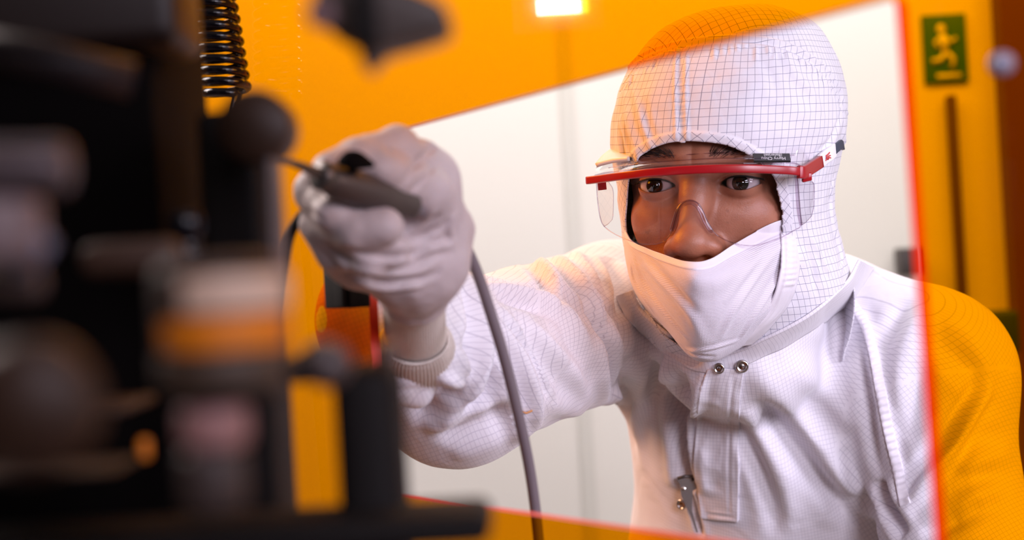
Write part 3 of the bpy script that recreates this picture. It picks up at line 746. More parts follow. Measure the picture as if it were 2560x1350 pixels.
mi = np.zeros(189 * 259, np.int32).reshape(189, 259); mi[:13] = 1; mi[:, -7:] = 0
mask.data.polygons.foreach_set('material_index', mi.ravel())
# side flap that joins veil to hood, and the loose hood skirt beside the neck
net_cloth('veil_edging', [[(1950, 548, 1.024), (1975, 542, 1.030), (2000, 535, 1.042)], [(1955, 610, 1.010), (1982, 612, 1.016), (2002, 612, 1.032)], [(1950, 690, 1.004), (1976, 690, 1.010), (1998, 690, 1.026)],
          [(1925, 765, 1.012), (1952, 764, 1.018), (1974, 760, 1.034)], [(1880, 820, 1.022), (1905, 825, 1.026), (1924, 822, 1.040)], [(1820, 872, 1.03), (1850, 868, 1.036), (1878, 862, 1.05)]], 120, 24, M_HEM, person, wr=.0004, freq=160,
          folds=[([(1962, 560), (1968, 620), (1964, 690), (1940, 765), (1890, 825)], 1.0, .9), ([(1984, 560), (1990, 620), (1986, 690), (1962, 765), (1910, 825)], .9, .8)] + [([(1955, 600 + 14 * q), (1995, 596 + 14 * q)], 1.4, .8) for q in range(9)])
skirt = [[(1975, 560, 1.060), (1995, 575, 1.050), (2015, 590, 1.056), (2035, 620, 1.075), (2060, 650, 1.10)],
         [(1975, 640, 1.055), (1998, 650, 1.042), (2020, 660, 1.046), (2040, 690, 1.066), (2062, 700, 1.095)],
         [(1965, 720, 1.055), (1990, 725, 1.038), (2016, 730, 1.040), (2044, 745, 1.060), (2060, 748, 1.09)],
         [(1940, 790, 1.060), (1968, 795, 1.042), (1996, 795, 1.044), (2022, 795, 1.062), (2042, 785, 1.09)],
         [(1890, 850, 1.075), (1920, 850, 1.062), (1950, 845, 1.064), (1985, 832, 1.080), (2015, 818, 1.10)]]
net_cloth('hood_skirt', skirt, 130, 110, M_HOOD, person, wr=.0009, freq=75, seed=8, uvrot=.25,
          folds=[([(2003, 600), (2030, 660), (2052, 720), (2040, 790)], 2.2, 2.4), ([(2010, 650), (2015, 720), (1990, 800)], 3.0, -2.6), ([(1985, 640), (2000, 700), (1975, 780), (1935, 830)], 2.5, 2.0)])
net_cloth('hood_collar', [[(1590, 745, 1.12), (1620, 790, 1.10), (1670, 850, 1.085), (1760, 890, 1.08), (1840, 872, 1.082), (1900, 850, 1.09), (1960, 825, 1.10), (2030, 795, 1.12), (2090, 740, 1.14)],
          [(1580, 800, 1.14), (1620, 850, 1.12), (1680, 900, 1.105), (1760, 925, 1.10), (1840, 912, 1.10), (1900, 890, 1.11), (1960, 870, 1.12), (2040, 830, 1.14), (2110, 780, 1.16)]], 30, 160, M_HOOD, person, wr=.0012, freq=90, uvrot=.6)
# ------------------------------------------------------------------ safety goggles (rest on the face and hood: a thing of their own)
gog = empty('safety_goggles', tuple(P(1745, 440, .985)))
tag(gog, 'clear wraparound safety goggles with a red brow bar worn over the hood', 'goggles')
def rrect(a, b, r, n=4):
    out = []
    for cx_, cy_, a0 in ((a - r, b - r, 0), (-a + r, b - r, 90), (-a + r, -b + r, 180), (a - r, -b + r, 270)):
        for q in range(n + 1):
            t = math.radians(a0 + 90 * q / n); out.append((cx_ + r * math.cos(t), cy_ + r * math.sin(t)))
    return out
def ppath(pts, n): return catmull(np.array([P(*q) for q in pts]), n)
BAR = [(1470, 451, 1.046), (1510, 446, 1.030), (1570, 438, 1.006), (1650, 430, .989), (1745, 424, .979), (1850, 422, .974), (1930, 424, .975), (1980, 427, .977), (2004, 431, .982)]
bar = tube('brow_bar', ppath(BAR, 80), .001, M_RED, gog, profile=rrect(2.9, 2.2, 1.0), up=(0, 0, 1))
V1, F1 = sweep_geo(ppath([(1996, 430, .979), (2010, 430, .982), (2030, 418, .995), (2052, 404, 1.012)], 20), .001, profile=rrect(4.4, 1.8, .9), up=(0, 0, 1))
V2, F2 = sweep_geo(ppath([(2016, 432, .985), (2017, 444, .985), (2017, 452, .986)], 8), .001, profile=rrect(3.6, 1.2, .6), up=(1, .3, 0))
V, F = join([(V1, F1), (V2, F2)]); fix_normals(mesh('hinge', V, F, M_RED, gog))
tm = tube('temple_or_glare', ppath([(2050, 404, 1.011), (2064, 392, 1.022), (2076, 384, 1.029), (2086, 374, 1.037)], 16), .001, M_WHITEP, gog, profile=rrect(5.0, 1.5, .8), up=(0, 0, 1))
tube('strap_clip', ppath([(2081, 379, 1.034), (2092, 368, 1.040), (2101, 361, 1.050), (2106, 364, 1.064)], 16), .001, M_NAVY, gog, profile=rrect(3.4, 1.4, .6), up=(0, 0, 1))
# small print on the temple: blue disc and red strokes
t0 = P(2064, 398, 1.0165); 
M_PB = plain('blue_print', (.03, .09, .32, 1), .4); M_PR = plain('red_print', (.6, .03, .03, 1), .4)
def decal_quad(pts, mat, parent, name):
    V = np.array([P(*q) for q in pts]); o = mesh(name, V, [list(range(len(V)))], mat, parent, smooth=False); shell(o, .0002, 0); return o
decal_quad([(2060 + 4.5 * math.cos(a), 397 + 9 * math.sin(a), 1.0165 + .001 * math.cos(a)) for a in np.linspace(0, 6.1, 16)], M_PB, tm, 'blue_emblem')
V, F = join([sweep_geo(ppath(q, 8), .0005, 5) for q in ([(2064, 402, 1.017), (2067, 394, 1.018), (2064, 388, 1.018)], [(2067, 396, 1.018), (2072, 390, 1.0205), (2076, 389, 1.023)], [(2070, 399, 1.019), (2073, 394, 1.021), (2077, 395, 1.023)], [(2066, 389, 1.019), (2071, 385, 1.0215), (2074, 381, 1.024)])])
mesh('red_emblem', V, F, M_PR, tm)
# lens depth follows the bar
_bx = np.array([q[0] for q in BAR]); _bd = np.array([q[2] for q in BAR])
def ld(x, y): return float(np.interp(x, _bx, _bd)) + .004 + max(0, y - 430) * .00003
LENS = [(1491, 449), (1494, 500), (1501, 545), (1511, 566), (1535, 584), (1570, 600), (1605, 610), (1640, 610), (1664, 600), (1680, 578), (1688, 548), (1698, 520), (1712, 505), (1728, 502), (1744, 508), (1756, 525), (1768, 552), (1782, 577), (1802, 594), (1832, 607), (1866, 614), (1902, 611), (1950, 595), (1985, 576), (2002, 563), (2000, 520), (1996, 470), (1991, 432)]
def cut_keep(V, F, poly, snap):
    """keep the part of a sheet inside an outline"""
    px, dp = proj(V); sd_, near = poly_dist(px, poly); idx = np.nonzero(np.abs(sd_) < snap)[0]; V = V.copy()
    for q in idx: V[q] = P(near[q, 0], near[q, 1], dp[q])
    ok = (sd_ < 0) | (np.abs(sd_) < snap); F = F[ok[F].all(1)]
    used = np.unique(F); m = np.full(len(V), -1); m[used] = np.arange(len(used)); return V[used], m[F]
xs_ = np.arange(1484, 2012, 4.0); ys_ = np.arange(425, 624, 4.0)
V = np.array([P(x, y, ld(x, y)) for y in ys_ for x in xs_]); F = gridfaces(len(ys_), len(xs_))
top_ = [(x, float(np.interp(x, _bx, [q[1] for q in BAR]))) for x in (1960, 1900, 1800, 1700, 1600, 1530)]
V, F = cut_keep(V, F, catmull(LENS, 220).tolist() + top_, 2.6)
mesh('lens', V, F, M_LENS, gog)
edge = catmull(np.array([P(x, y, ld(x, y)) for x, y in LENS]), 260)
tube('lens_rim', edge, .00042, M_RIM, gog, nseg=6)
NB = [(1679, 580), (1686, 556), (1695, 528), (1706, 512), (1724, 505), (1741, 512), (1753, 530), (1764, 556), (1781, 582)]
tube('nose_bridge', catmull(np.array([P(x, y, ld(x, y) + .001) for x, y in NB]), 50), np.array([.0006] + [.0019] * 48 + [.0006]), M_RIM, gog, nseg=12)
tube('corner_rib', ppath([(1991, 430, .983), (1993, 480, .984), (1997, 530, .985), (2003, 563, .986)], 20), .0013, M_RIM, gog, nseg=10)
def clear_net(name, ctrl, poly, nu=40, nv=40, rim=True):
    G = net(ctrl, nu, nv).reshape(-1, 3); Fq = gridfaces(nu, nv)
    o = mesh(name, G, Fq, M_LENS, gog)
    if rim:
        Gr = G.reshape(nu, nv, 3); loop = np.concatenate([Gr[:, -1], Gr[-1, ::-1]]); tube('shield_rim', loop, .0003, M_RIM, o, nseg=5)
    return o
clear_net('side_shield', [[(1992, 436, .982), (2012, 444, 1.000), (2026, 452, 1.016)], [(1994, 470, .983), (2016, 462, 1.002), (2035, 462, 1.022)], [(1997, 515, .985), (2016, 515, 1.002), (2035, 510, 1.022)], [(2003, 563, .986), (2014, 556, .998), (2029, 540, 1.016)]], None)
clear_net('side_shield', [[(1492, 452, 1.042), (1512, 452, 1.060), (1522, 455, 1.078)], [(1494, 490, 1.042), (1514, 485, 1.060), (1533, 478, 1.080)], [(1500, 540, 1.044), (1516, 536, 1.062), (1533, 532, 1.080)], [(1510, 566, 1.046), (1520, 560, 1.062), (1531, 548, 1.076)]], None)
# clear brow shelf from the bar back to the hood
SH = [(1490, 420, 1.050), (1520, 408, 1.044), (1580, 398, 1.024), (1650, 391, 1.008), (1740, 385, .997), (1810, 381, .991), (1870, 383, .988), (1925, 376, .992), (1985, 363, .998), (2008, 364, 1.004), (2022, 382, 1.012), (2030, 410, 1.016)]
BB = [(1486, 446, 1.040), (1512, 441, 1.026), (1575, 433, 1.003), (1650, 426, .988), (1740, 420, .978), (1810, 418, .975), (1870, 418, .974), (1925, 420, .975), (1970, 422, .978), (1985, 424, .980), (1996, 427, .982), (2008, 430, .985)]
G = net([BB, [tuple(.5 * (np.array(a) + np.array(b)) + [0, -3, -.002]) for a, b in zip(BB, SH)], SH], 24, 120)
sh_ = mesh('brow_shelf', G.reshape(-1, 3), gridfaces(24, 120), M_LENS, gog); tube('shelf_rim', G[-1], .00035, M_RIM, sh_, nseg=5)
tube('shelf_ridge', G[5] + np.array([0, -.0004, 0]), .0006, M_RIM, sh_, nseg=6); tube('shelf_ridge', G[12, 12:90] + np.array([0, -.0004, 0]), .0004, M_RIM, sh_, nseg=5)
# glare on the left of the shelf shaped as a white piece; red tab
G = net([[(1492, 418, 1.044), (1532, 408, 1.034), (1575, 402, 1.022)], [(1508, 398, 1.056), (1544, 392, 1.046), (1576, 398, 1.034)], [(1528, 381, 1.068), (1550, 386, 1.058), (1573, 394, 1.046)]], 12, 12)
o = mesh('temple_or_glare', G.reshape(-1, 3), gridfaces(12, 12), M_WHITEP, gog); shell(o, .003, 1)
tube('hinge', ppath([(1504, 452, 1.050), (1505, 464, 1.051), (1506, 474, 1.052)], 8), .001, M_RED, gog, profile=rrect(3.2, 1.2, .6), up=(1, 0, 0))
# dark name label on the shelf, read from above (upside down from here)
lc_ = P(1929, 393, .982); lu_ = P(1976, 393, .983) - P(1883, 393, .981); ww = np.linalg.norm(lu_); lu_ /= ww
lvv = np.array([0, .5, .86]); lvv -= lu_ * (lvv @ lu_); lvv /= np.linalg.norm(lvv); lnn = np.cross(lu_, lvv)
AX = np.array([lu_, lvv, lnn]); lab = box('name_label', lc_, (ww, .0060, .0010), plain('dark_label', (.045, .045, .05, 1), .5), gog, AX, bv=.0002)
box('label_edge', lc_ - lvv * .0038, (ww * .98, .0008, .0010), M_BLACKP, gog, AX)
M_TXT = plain('white_lettering', (.75, .75, .78, 1), .5)
def text_on(name, body, c, u, v, size, mat, parent, ext=.00004):
    cu = bpy.data.curves.new(name, 'FONT'); cu.body = body; cu.size = size; cu.align_x = 'CENTER'; cu.align_y = 'CENTER'; cu.extrude = ext; cu.materials.append(mat)
    o = bpy.data.objects.new(name, cu); link(o, parent); n = np.cross(u, v)
    Mx = Matrix(((u[0], v[0], n[0], 0), (u[1], v[1], n[1], 0), (u[2], v[2], n[2], 0), (0, 0, 0, 1))); o.matrix_local = Matrix.Translation(Vector(c) - parent_origin(parent)) @ Mx
    bpy.context.view_layer.update(); me = bpy.data.meshes.new_from_object(o.evaluated_get(bpy.context.evaluated_depsgraph_get())); mt_ = o.matrix_local.copy(); bpy.data.objects.remove(o)
    o = bpy.data.objects.new(name, me); link(o, parent); o.matrix_local = mt_; return o
tn = lnn if lnn @ (CAM - lc_) > 0 else -lnn
text_on('lettering', 'Harry Chou', lc_ - lvv * .0013 + tn * .0006 + lu_ * .001, -lu_, -lvv, .0035, M_TXT, lab)
text_on('lettering', '(Banerjee)', lc_ + lvv * .0015 + tn * .0006 + lu_ * .001, -lu_, -lvv, .0031, M_TXT, lab)

# ------------------------------------------------------------------ coverall (implicit body of cloth, then folds)
def c3(x, y, d): return P(x, y, d).astype(float)
SH_R, EL_R = c3(1535, 790, 1.245), c3(1140, 925, .995)
FA1, FA2, FA3 = c3(985, 795, .915), c3(1035, 880, .885), c3(1040, 905, .880)
SH_L, EL_L = c3(2292, 950, 1.175), c3(2425, 1440, 1.12)
HD_L = np.array([EL_L[0] + .03, EL_L[1] + .02, .86])
NK = c3(1900, 800, 1.225); TR = c3(2100, 765, 1.215)
PEL = np.array([.27, 1.42, .95])
BONES = {}
def suit_sdf(X):
    d = capsule(X, c3(1775, 1010, 1.275), c3(1790, 1420, 1.33), .074, .070)
    d = smin(d, capsule(X, c3(2170, 1010, 1.25), c3(2160, 1450, 1.33), .088, .092), .05)
    d = smin(d, capsule(X, c3(1950, 1060, 1.235), c3(1960, 1450, 1.31), .088, .095), .05)
    d = smin(d, capsule(X, c3(1960, 1450, 1.36), PEL, .125, .15), .08)
    d = smin(d, capsule(X, SH_R, c3(1900, 830, 1.27), .060, .072), .05)
    d = smin(d, capsule(X, c3(1900, 850, 1.27), SH_L, .072, .074), .05)
    d = smin(d, capsule(X, NK, H((4, 30, -128)), .060, .066), .03)
    d = smin(d, capsule(X, TR, SH_L, .038, .068), .035)
    d = smin(d, sphere(X, SH_L, .072), .02)
    arm = capsule(X, SH_R, EL_R, .064, .061)
    arm = smin(arm, capsule(X, EL_R, FA1, .060, .047), .03)
    arm = smin(arm, capsule(X, FA1, FA2, .046, .026), .02); arm = smin(arm, capsule(X, FA2, FA3, .024, .020), .025)
    d = smin(d, arm, .022)
    d = smin(d, capsule(X, SH_L, EL_L, .067, .054), .02); d = smin(d, capsule(X, EL_L, HD_L, .058, .040), .03)
    for sx in (-1, 1):
        d = smin(d, capsule(X, PEL + [sx * .085, 0, -.05], (PEL[0] + sx * .11, PEL[1] + .02, .48), .105, .085), .04)
        d = smin(d, capsule(X, (PEL[0] + sx * .11, PEL[1] + .02, .48), (PEL[0] + sx * .13, PEL[1] + .05, .10), .085, .065), .03)
    # neck opening: hollow above the collar line
    return d
sx_ = np.concatenate([np.arange(-.20, .66, .0034)]); sy_ = np.concatenate([np.arange(.84, 1.40, .0036), np.arange(1.41, 1.66, .012)]); sz_ = np.concatenate([np.arange(.0, 1.04, .014), np.arange(1.045, 1.46, .0034)])
fs = suit_sdf(axes_grid(sx_, sy_, sz_)); V, F = surface_nets(fs, sx_, sy_, sz_); del fs
V = relax(V, F, 3, .5); N = vnormals(V, F)
ctr = V.mean(0)
if ((V - (ctr)) * N).sum() < 0: F = F[:, ::-1]; N = -N
bv = bvh_of(V, F)
# pattern coordinates, part by part
def seg_t(V, a, b):
    ba = b - a; t = ((V - a) @ ba) / (ba @ ba); tc_ = np.clip(t, 0, 1); return t, np.linalg.norm(V - a - tc_[:, None] * ba, axis=1)
tA, dA = seg_t(V, SH_R + (EL_R - SH_R) * .12, EL_R); tB, dB = seg_t(V, EL_R, FA2); tC, dC = seg_t(V, SH_L + (EL_L - SH_L) * .1, EL_L)
def arm_uv(V, a, b, r, twist=0):
    ax = (b - a) / np.linalg.norm(b - a); u = np.cross(ax, [0, 0, 1.]); u /= np.linalg.norm(u); v = np.cross(ax, u); q = V - a
    return np.stack([np.arctan2(q @ v, q @ u) * r, q @ ax], 1)

cols = np.stack([np.full(len(V), .083), np.where(tA > -.02, dA, 9), np.where((dB < .09) & (dB <= dA + .01), dB - .01, 9), np.where(tC > 0, dC, 9)], 1)
reg = cols.argmin(1)
UVt = arm_uv(V, PEL, NK, .15)
def side_uv(V, a, b, rot=0):
    ax = (b - a) / np.linalg.norm(b - a); n = CAM - (a + b) / 2; n = n - ax * (n @ ax); n /= np.linalg.norm(n); t = np.cross(ax, n)
    u, v = (V - a) @ ax, (V - a) @ t; c_, s_ = math.cos(rot), math.sin(rot); return np.stack([u * c_ - v * s_, u * s_ + v * c_], 1)
UVs = [UVt, side_uv(V, SH_R, EL_R, .1), np.stack([V[:, 0], V[:, 2]], 1) @ np.array([[.95, -.3], [.3, .95]]), side_uv(V, SH_L, EL_L, .35)]
fr_ = reg[F]; fr1 = np.where((fr_ == fr_[:, :1]).all(1), fr_[:, 0], fr_.max(1))
LU = np.zeros((len(F), 4, 2))
for q in range(4): m_ = fr1 == q; LU[m_] = UVs[q][F[m_]]
sm = np.ptp(LU[:, :, 0], axis=1) > .05; LU[sm] = .00155; mixr = ~(fr_ == fr_[:, :1]).all(1); LU[mixr] = .00155
V += N * (.0016 * noise3(V, 26, 21) + .0009 * noise3(V, 70, 22, 2))[:, None] * sstep(1.0, 1.1, V[:, 2])[:, None]
def Fs(poly, w_, h_, **k):
    global V
    V = fold(V, N, bv, poly, w_ * (1.35 if poly[0][0] < 1600 else 1) / 1000, h_ * (2.1 if poly[0][0] < 1600 else 1.4) / 1000, **k)
for poly, w_, h_ in [
 # shoulder and upper sleeve on the left of the picture
 ([(1345, 640), (1375, 690), (1410, 730), (1465, 775)], 4, 3.5), ([(1350, 650), (1385, 720), (1440, 800), (1500, 890), (1530, 990)], 4, 3.5), ([(1387, 628), (1440, 700), (1490, 780), (1535, 880)], 4, 4), ([(1432, 615), (1485, 690), (1530, 770)], 3.5, 3),
 ([(1340, 665), (1360, 710), (1370, 740)], 4, -3), ([(1400, 660), (1440, 740), (1480, 800)], 4, -3.5), ([(1460, 640), (1500, 720), (1525, 800)], 5, -3.5), ([(1525, 640), (1545, 720), (1550, 800)], 5, -5),
 ([(1215, 720), (1290, 735), (1370, 755), (1420, 795), (1480, 900), (1528, 1010)], 4.5, 4), ([(1230, 735), (1300, 752), (1350, 765)], 4.5, -3.5), ([(1236, 780), (1288, 840), (1335, 905), (1365, 970), (1385, 1010)], 2.5, -3), ([(1245, 774), (1300, 836), (1345, 900), (1378, 970)], 3, 2),
 ([(1310, 800), (1370, 860), (1440, 940), (1490, 1020)], 6, 3), ([(1300, 830), (1350, 890), (1400, 950)], 5, -2.5), ([(1453, 720), (1492, 796), (1522, 902), (1548, 1040)], 5, -6), ([(1475, 760), (1510, 850), (1540, 960), (1556, 1050)], 3, 3),
 ([(1500, 700), (1540, 800), (1560, 900), (1562, 1040)], 5, -4), ([(1189, 811), (1237, 916), (1285, 1037), (1300, 1104)], 4, 3), ([(1210, 790), (1262, 890), (1310, 1000), (1330, 1100)], 4, -2.5), ([(1266, 796), (1304, 900), (1340, 1000), (1352, 1090)], 4, 2.5),
 ([(1352, 1000), (1420, 1020), (1480, 1040)], 6, 2), ([(1100, 1100), (1180, 1085), (1260, 1040), (1320, 1000)], 7, -3), ([(1060, 1060), (1140, 1050), (1220, 1000), (1262, 950)], 5, 3),
 ([(1172, 700), (1184, 790), (1184, 880), (1172, 960), (1130, 1020), (1068, 1085)], 5, 6), ([(1200, 720), (1215, 800), (1220, 880), (1205, 970), (1150, 1060)], 6, -5), ([(1030, 920), (1080, 960), (1120, 1000)], 6, -4), ([(1000, 960), (1050, 1010), (1100, 1060)], 6, -3),
 ([(1130, 860), (1150, 900), (1145, 950), (1080, 960), (1010, 950)], 4, 3), ([(1140, 700), (1150, 800), (1150, 860)], 4, 2),
 # trunk
 ([(1762, 930), (1747, 998), (1736, 1080), (1732, 1150), (1738, 1220)], 3.5, 5), ([(1700, 930), (1702, 1000), (1708, 1080), (1718, 1190), (1724, 1230)], 8, -13), ([(1670, 880), (1668, 960), (1675, 1060), (1690, 1160)], 6, 4), ([(1640, 850), (1600, 940), (1590, 1040), (1610, 1180)], 8, 3),
 ([(1595, 850), (1570, 930), (1568, 1020), (1590, 1120)], 6, -3), ([(1725, 1230), (1740, 1290), (1752, 1345)], 3, -5),
 ([(1878, 902), (1926, 974), (1993, 1037), (2066, 1133), (2114, 1205), (2186, 1278)], 9, 5), ([(1900, 1000), (1945, 1066), (2017, 1157), (2090, 1244), (2150, 1310)], 8, -6), ([(1868, 1027), (1907, 1085), (1955, 1181), (1993, 1302)], 8, 5),
 ([(1860, 1080), (1895, 1160), (1930, 1260), (1940, 1340)], 6, -4), ([(1930, 930), (2010, 960), (2080, 1010), (2130, 1080)], 12, 3.5), ([(1960, 890), (2060, 870), (2140, 860)], 14, -2.5), ([(2060, 1080), (2110, 1180), (2160, 1240)], 9, 4), ([(2100, 1120), (2130, 1200), (2170, 1260), (2200, 1290)], 8, -6),
 ([(2118, 763), (2157, 811), (2181, 893), (2200, 1013), (2229, 1133), (2258, 1254)], 5, 4), ([(2148, 880), (2158, 930), (2172, 1020), (2185, 1120), (2200, 1200)], 5, -4), ([(2195, 1200), (2225, 1270), (2262, 1340)], 6, -12),
 ([(2262, 1270), (2311, 1205), (2378, 1124), (2427, 1037), (2480, 965)], 5, 6), ([(2250, 1250), (2300, 1180), (2360, 1095), (2410, 1010), (2450, 950)], 6, -5), ([(2272, 748), (2234, 820), (2200, 873)], 7, -4), ([(2310, 760), (2270, 860), (2240, 960), (2235, 1060)], 9, 3),
 ([(2330, 860), (2400, 900), (2460, 960)], 9, -3), ([(2300, 900), (2290, 1000), (2270, 1100)], 8, -3), ([(2400, 1180), (2450, 1150), (2530, 1130)], 8, 3.5), ([(2390, 1290), (2440, 1240), (2510, 1220)], 7, 4), ([(2300, 1330), (2380, 1310), (2450, 1260)], 6, -4), ([(2380, 800), (2440, 880), (2490, 960)], 10, 2.5)]:
    Fs(poly, w_, h_)
SV, SF = V.copy(), F; suit_bvh = bvh_of(V, F)
suit = mesh('coverall', V, F, M_SUIT, person, uv=LU.reshape(-1, 2))
# patches laid on the suit: net of (px,py) cast on to the cloth and lifted
def patch(name, ctrl, nu, nv, lift, mat, th=.0012, folds=(), uvrot=0, wr=.0004, parent=suit):
    c = np.array(ctrl, float); a = catmull(c, nu); g = np.swapaxes(catmull(np.swapaxes(a, 0, 1), nv), 0, 1).reshape(-1, 2); pts = []; last = None
    for x, y in g:
        h, n = hit(suit_bvh, x, y); last = h if h is not None else P(x, y, (last - CAM)[1]); pts.append(last - (last - CAM) / np.linalg.norm(last - CAM) * lift)
    G = np.array(pts).reshape(nu, nv, 3)
    for _ in range(3): G[1:-1] = .5 * G[1:-1] + .25 * (G[:-2] + G[2:]); G[:, 1:-1] = .5 * G[:, 1:-1] + .25 * (G[:, :-2] + G[:, 2:])
    uv = arc_uv(G).reshape(-1, 2); Vv = G.reshape(-1, 3); Ff = gridfaces(nu, nv); Nn = vnormals(Vv, Ff)
    if ((CAM - Vv) * Nn).sum() < 0: Ff = Ff[:, ::-1]; Nn = -Nn
    Vv = Vv + Nn * (wr * noise3(Vv, 120, 3))[:, None]; b = bvh_of(Vv, Ff)
    for poly, w_, h_ in folds: Vv = fold(Vv, Nn, b, poly, w_ / 1000, h_ / 1000)
    o = mesh(name, Vv, Ff, mat, parent, uv=uv); shell(o, th + lift, -1); return o
patch('placket', [[(1768, 925), (1800, 922), (1830, 924), (1858, 932)], [(1750, 990), (1782, 990), (1816, 992), (1850, 998)], [(1740, 1080), (1775, 1082), (1810, 1084), (1847, 1088)], [(1734, 1170), (1770, 1174), (1808, 1178), (1846, 1182)], [(1745, 1240), (1778, 1246), (1812, 1250), (1845, 1254)], [(1752, 1296), (1782, 1300), (1815, 1303), (1844, 1306)]],
      150, 44, .0040, M_SUIT, folds=[([(1835, 935), (1828, 1000), (1824, 1090), (1822, 1180), (1824, 1300)], 1.5, -.8), ([(1765, 1285), (1800, 1290), (1836, 1294)], 1.5, -.8)] + [([(1752 + q % 3 * 6, 1000 + 42 * q), (1800, 1010 + 40 * q)], 4, (-1) ** q * .9) for q in range(6)])
SEAM = [(2126, 752), (2160, 805), (2184, 880), (2202, 980), (2222, 1080), (2246, 1180), (2262, 1262)]
patch('seam_strip', [[(x - 13, y + 4), (x + 13, y - 4)] for x, y in SEAM], 150, 14, .0018, M_HEM, folds=[([(p[0] - 14, p[1] + 7), (p[0] + 14, p[1] - 3)], 1.7, 1.3) for p in catmull(np.array(SEAM, float), 34)])
# collar: from the tuck line of the hood out on to the shoulders
cl = catmull(np.array([(1578, 726), (1588, 752), (1604, 778), (1640, 812), (1682, 846), (1722, 874), (1768, 893), (1850, 876), (1905, 850), (1960, 824), (2010, 796), (2050, 768), (2090, 735), (2122, 700), (2150, 650)], float), 220)
tn_ = np.gradient(cl, axis=0); tn_ /= np.linalg.norm(tn_, axis=1)[:, None]; on_ = np.stack([-tn_[:, 1], tn_[:, 0]], 1)
hb = bvh_of(HOODV, HOODF[keep]); dep = []
for (x, y), o_ in zip(cl, on_):
    h, n = hit(hb, x - 5 * o_[0], y - 5 * o_[1]); dep.append(h[1] if h is not None else np.nan)
dep = np.array(dep); ok_ = ~np.isnan(dep); dep = np.interp(np.arange(220), np.arange(220)[ok_], dep[ok_]); dep = np.convolve(np.pad(dep, 12, 'edge'), np.ones(25) / 25, 'valid')
rows = []
for t in np.linspace(-.12, 1, 22):
    row = []
    for q in range(220):
        wdt = 40 * (1 - .0 * q); x, y = cl[q] + on_[q] * (wdt * t)
        h, n = hit(suit_bvh, x, y); ds = (h[1] - .002) if h is not None else dep[q] + .05
        tt_ = max(t, 0) ** 1.6; row.append(P(x, y, lerp(dep[q] - .0015, ds, tt_)))
    rows.append(row)
G = np.array(rows)
for _ in range(6): G[:, 1:-1] = .5 * G[:, 1:-1] + .25 * (G[:, :-2] + G[:, 2:])
Vv = G.reshape(-1, 3); Ff = gridfaces(22, 220); Nn = vnormals(Vv, Ff)
if ((CAM - Vv) * Nn).sum() < 0: Ff = Ff[:, ::-1]; Nn = -Nn
Vv = Vv + Nn * (.0012 * noise3(Vv, 60, 14) + .0012 * np.exp(-((np.arange(22) / 21 - .12) / .06) ** 2).repeat(220))[:, None]
o = mesh('collar', Vv, Ff, M_SUIT, suit, uv=arc_uv(G).reshape(-1, 2)); shell(o, .002, -1)
# press studs and the zip pull
def stud(x, y, lift=.003, r=.0049):
    h, n = hit(suit_bvh, x, y); n = n if n @ (CAM - h) > 0 else -n; n = n * .6 + (CAM - h) / np.linalg.norm(CAM - h) * .4; n /= np.linalg.norm(n); c_ = h + n * lift
    o = lathe('press_stud', c_, n, [(r * .55, 0), (r, 0), (r * 1.02, .0006), (r * .9, .0013), (r * .72, .0014), (r * .62, .0006), (r * .55, .0004), (r * .3, .0009), (1e-5, .0010)], M_STEEL, suit, 28)
stud(1855, 913, .0052)
stud(1800, 918, .0050, .0042)
stud(1710, 1258, .004, .0046)
def on_suit(x, y, lift): h, n = hit(suit_bvh, x, y); return h - (h - CAM) / np.linalg.norm(h - CAM) * lift
zp = [on_suit(1718, 1200, .012)]
d0 = (on_suit(1718, 1210, .010) - CAM)[1]
tabp = [(1692, 1200), (1758, 1190), (1760, 1212), (1732, 1226), (1730, 1275), (1745, 1330), (1741, 1332), (1722, 1280), (1703, 1240), (1700, 1212)]
V = np.array([P(x, y, d0) for x, y in tabp]); zz = mesh('zip_pull', V, [list(range(len(V)))], M_STEEL, suit, smooth=False); shell(zz, .0012, 0)
tube('zip_slider', [P(1694, 1196, d0 - .001), P(1712, 1191, d0 - .003), P(1730, 1191, d0 - .002), P(1732, 1200, d0)], .0014, M_DKSTEEL, suit)
lathe('rivet', P(1710, 1222, d0 - .001), P(1710, 1222, 0.0) - P(1710, 1222, 1.0), cylprof(.0018, .001, .0004), M_STEEL, zz, 16)
tube('rust_mark', [on_suit(1302, 1028, .0012), on_suit(1316, 1033, .0012), on_suit(1330, 1027, .0012)], .0007, plain('rust_thread', (.55, .26, .10, 1), .7), suit)
# knit cuff: outer ribbed band and inner sleeve running into the glove
def rib_tube(name, path, rads, parent, ribs=60, amp=.0006, seg=240, n=60, flat=.8):
    pth = catmull(np.array(path), n); r = catmull(np.array(rads), n); T = np.gradient(pth, axis=0); T /= np.linalg.norm(T, axis=1)[:, None]; a = np.linspace(0, 2 * math.pi, seg, endpoint=False)
    u = np.array([1., 0, 0]); Vv = []; uv = []
    for k in range(n):
        u = u - T[k] * (u @ T[k]); u /= np.linalg.norm(u); b = np.cross(T[k], u); rr = r[k] + amp * np.sin(a * ribs)
        Vv.append(pth[k] + rr[:, None] * (np.cos(a)[:, None] * u + flat * np.sin(a)[:, None] * b)); uv.append(np.stack([a * .025, np.full(seg, k * .001)], 1))
    o = mesh(name, np.concatenate(Vv), gridfaces(n, seg, True), M_RIBW, parent, uv=np.concatenate(uv)); fix_normals(o); shell(o, .0015, -1); return o
M_RIBW = plain('cream_knit', (.66, .58, .52, 1), .85, bump=.5, bscale=900)
rib_tube('knit_cuff', [c3(1040, 905, .882), c3(1040, 880, .868), c3(1039, 858, .856), c3(1039, 848, .850)], [.0232, .0238, .0225, .0205], suit, 64, .0006)
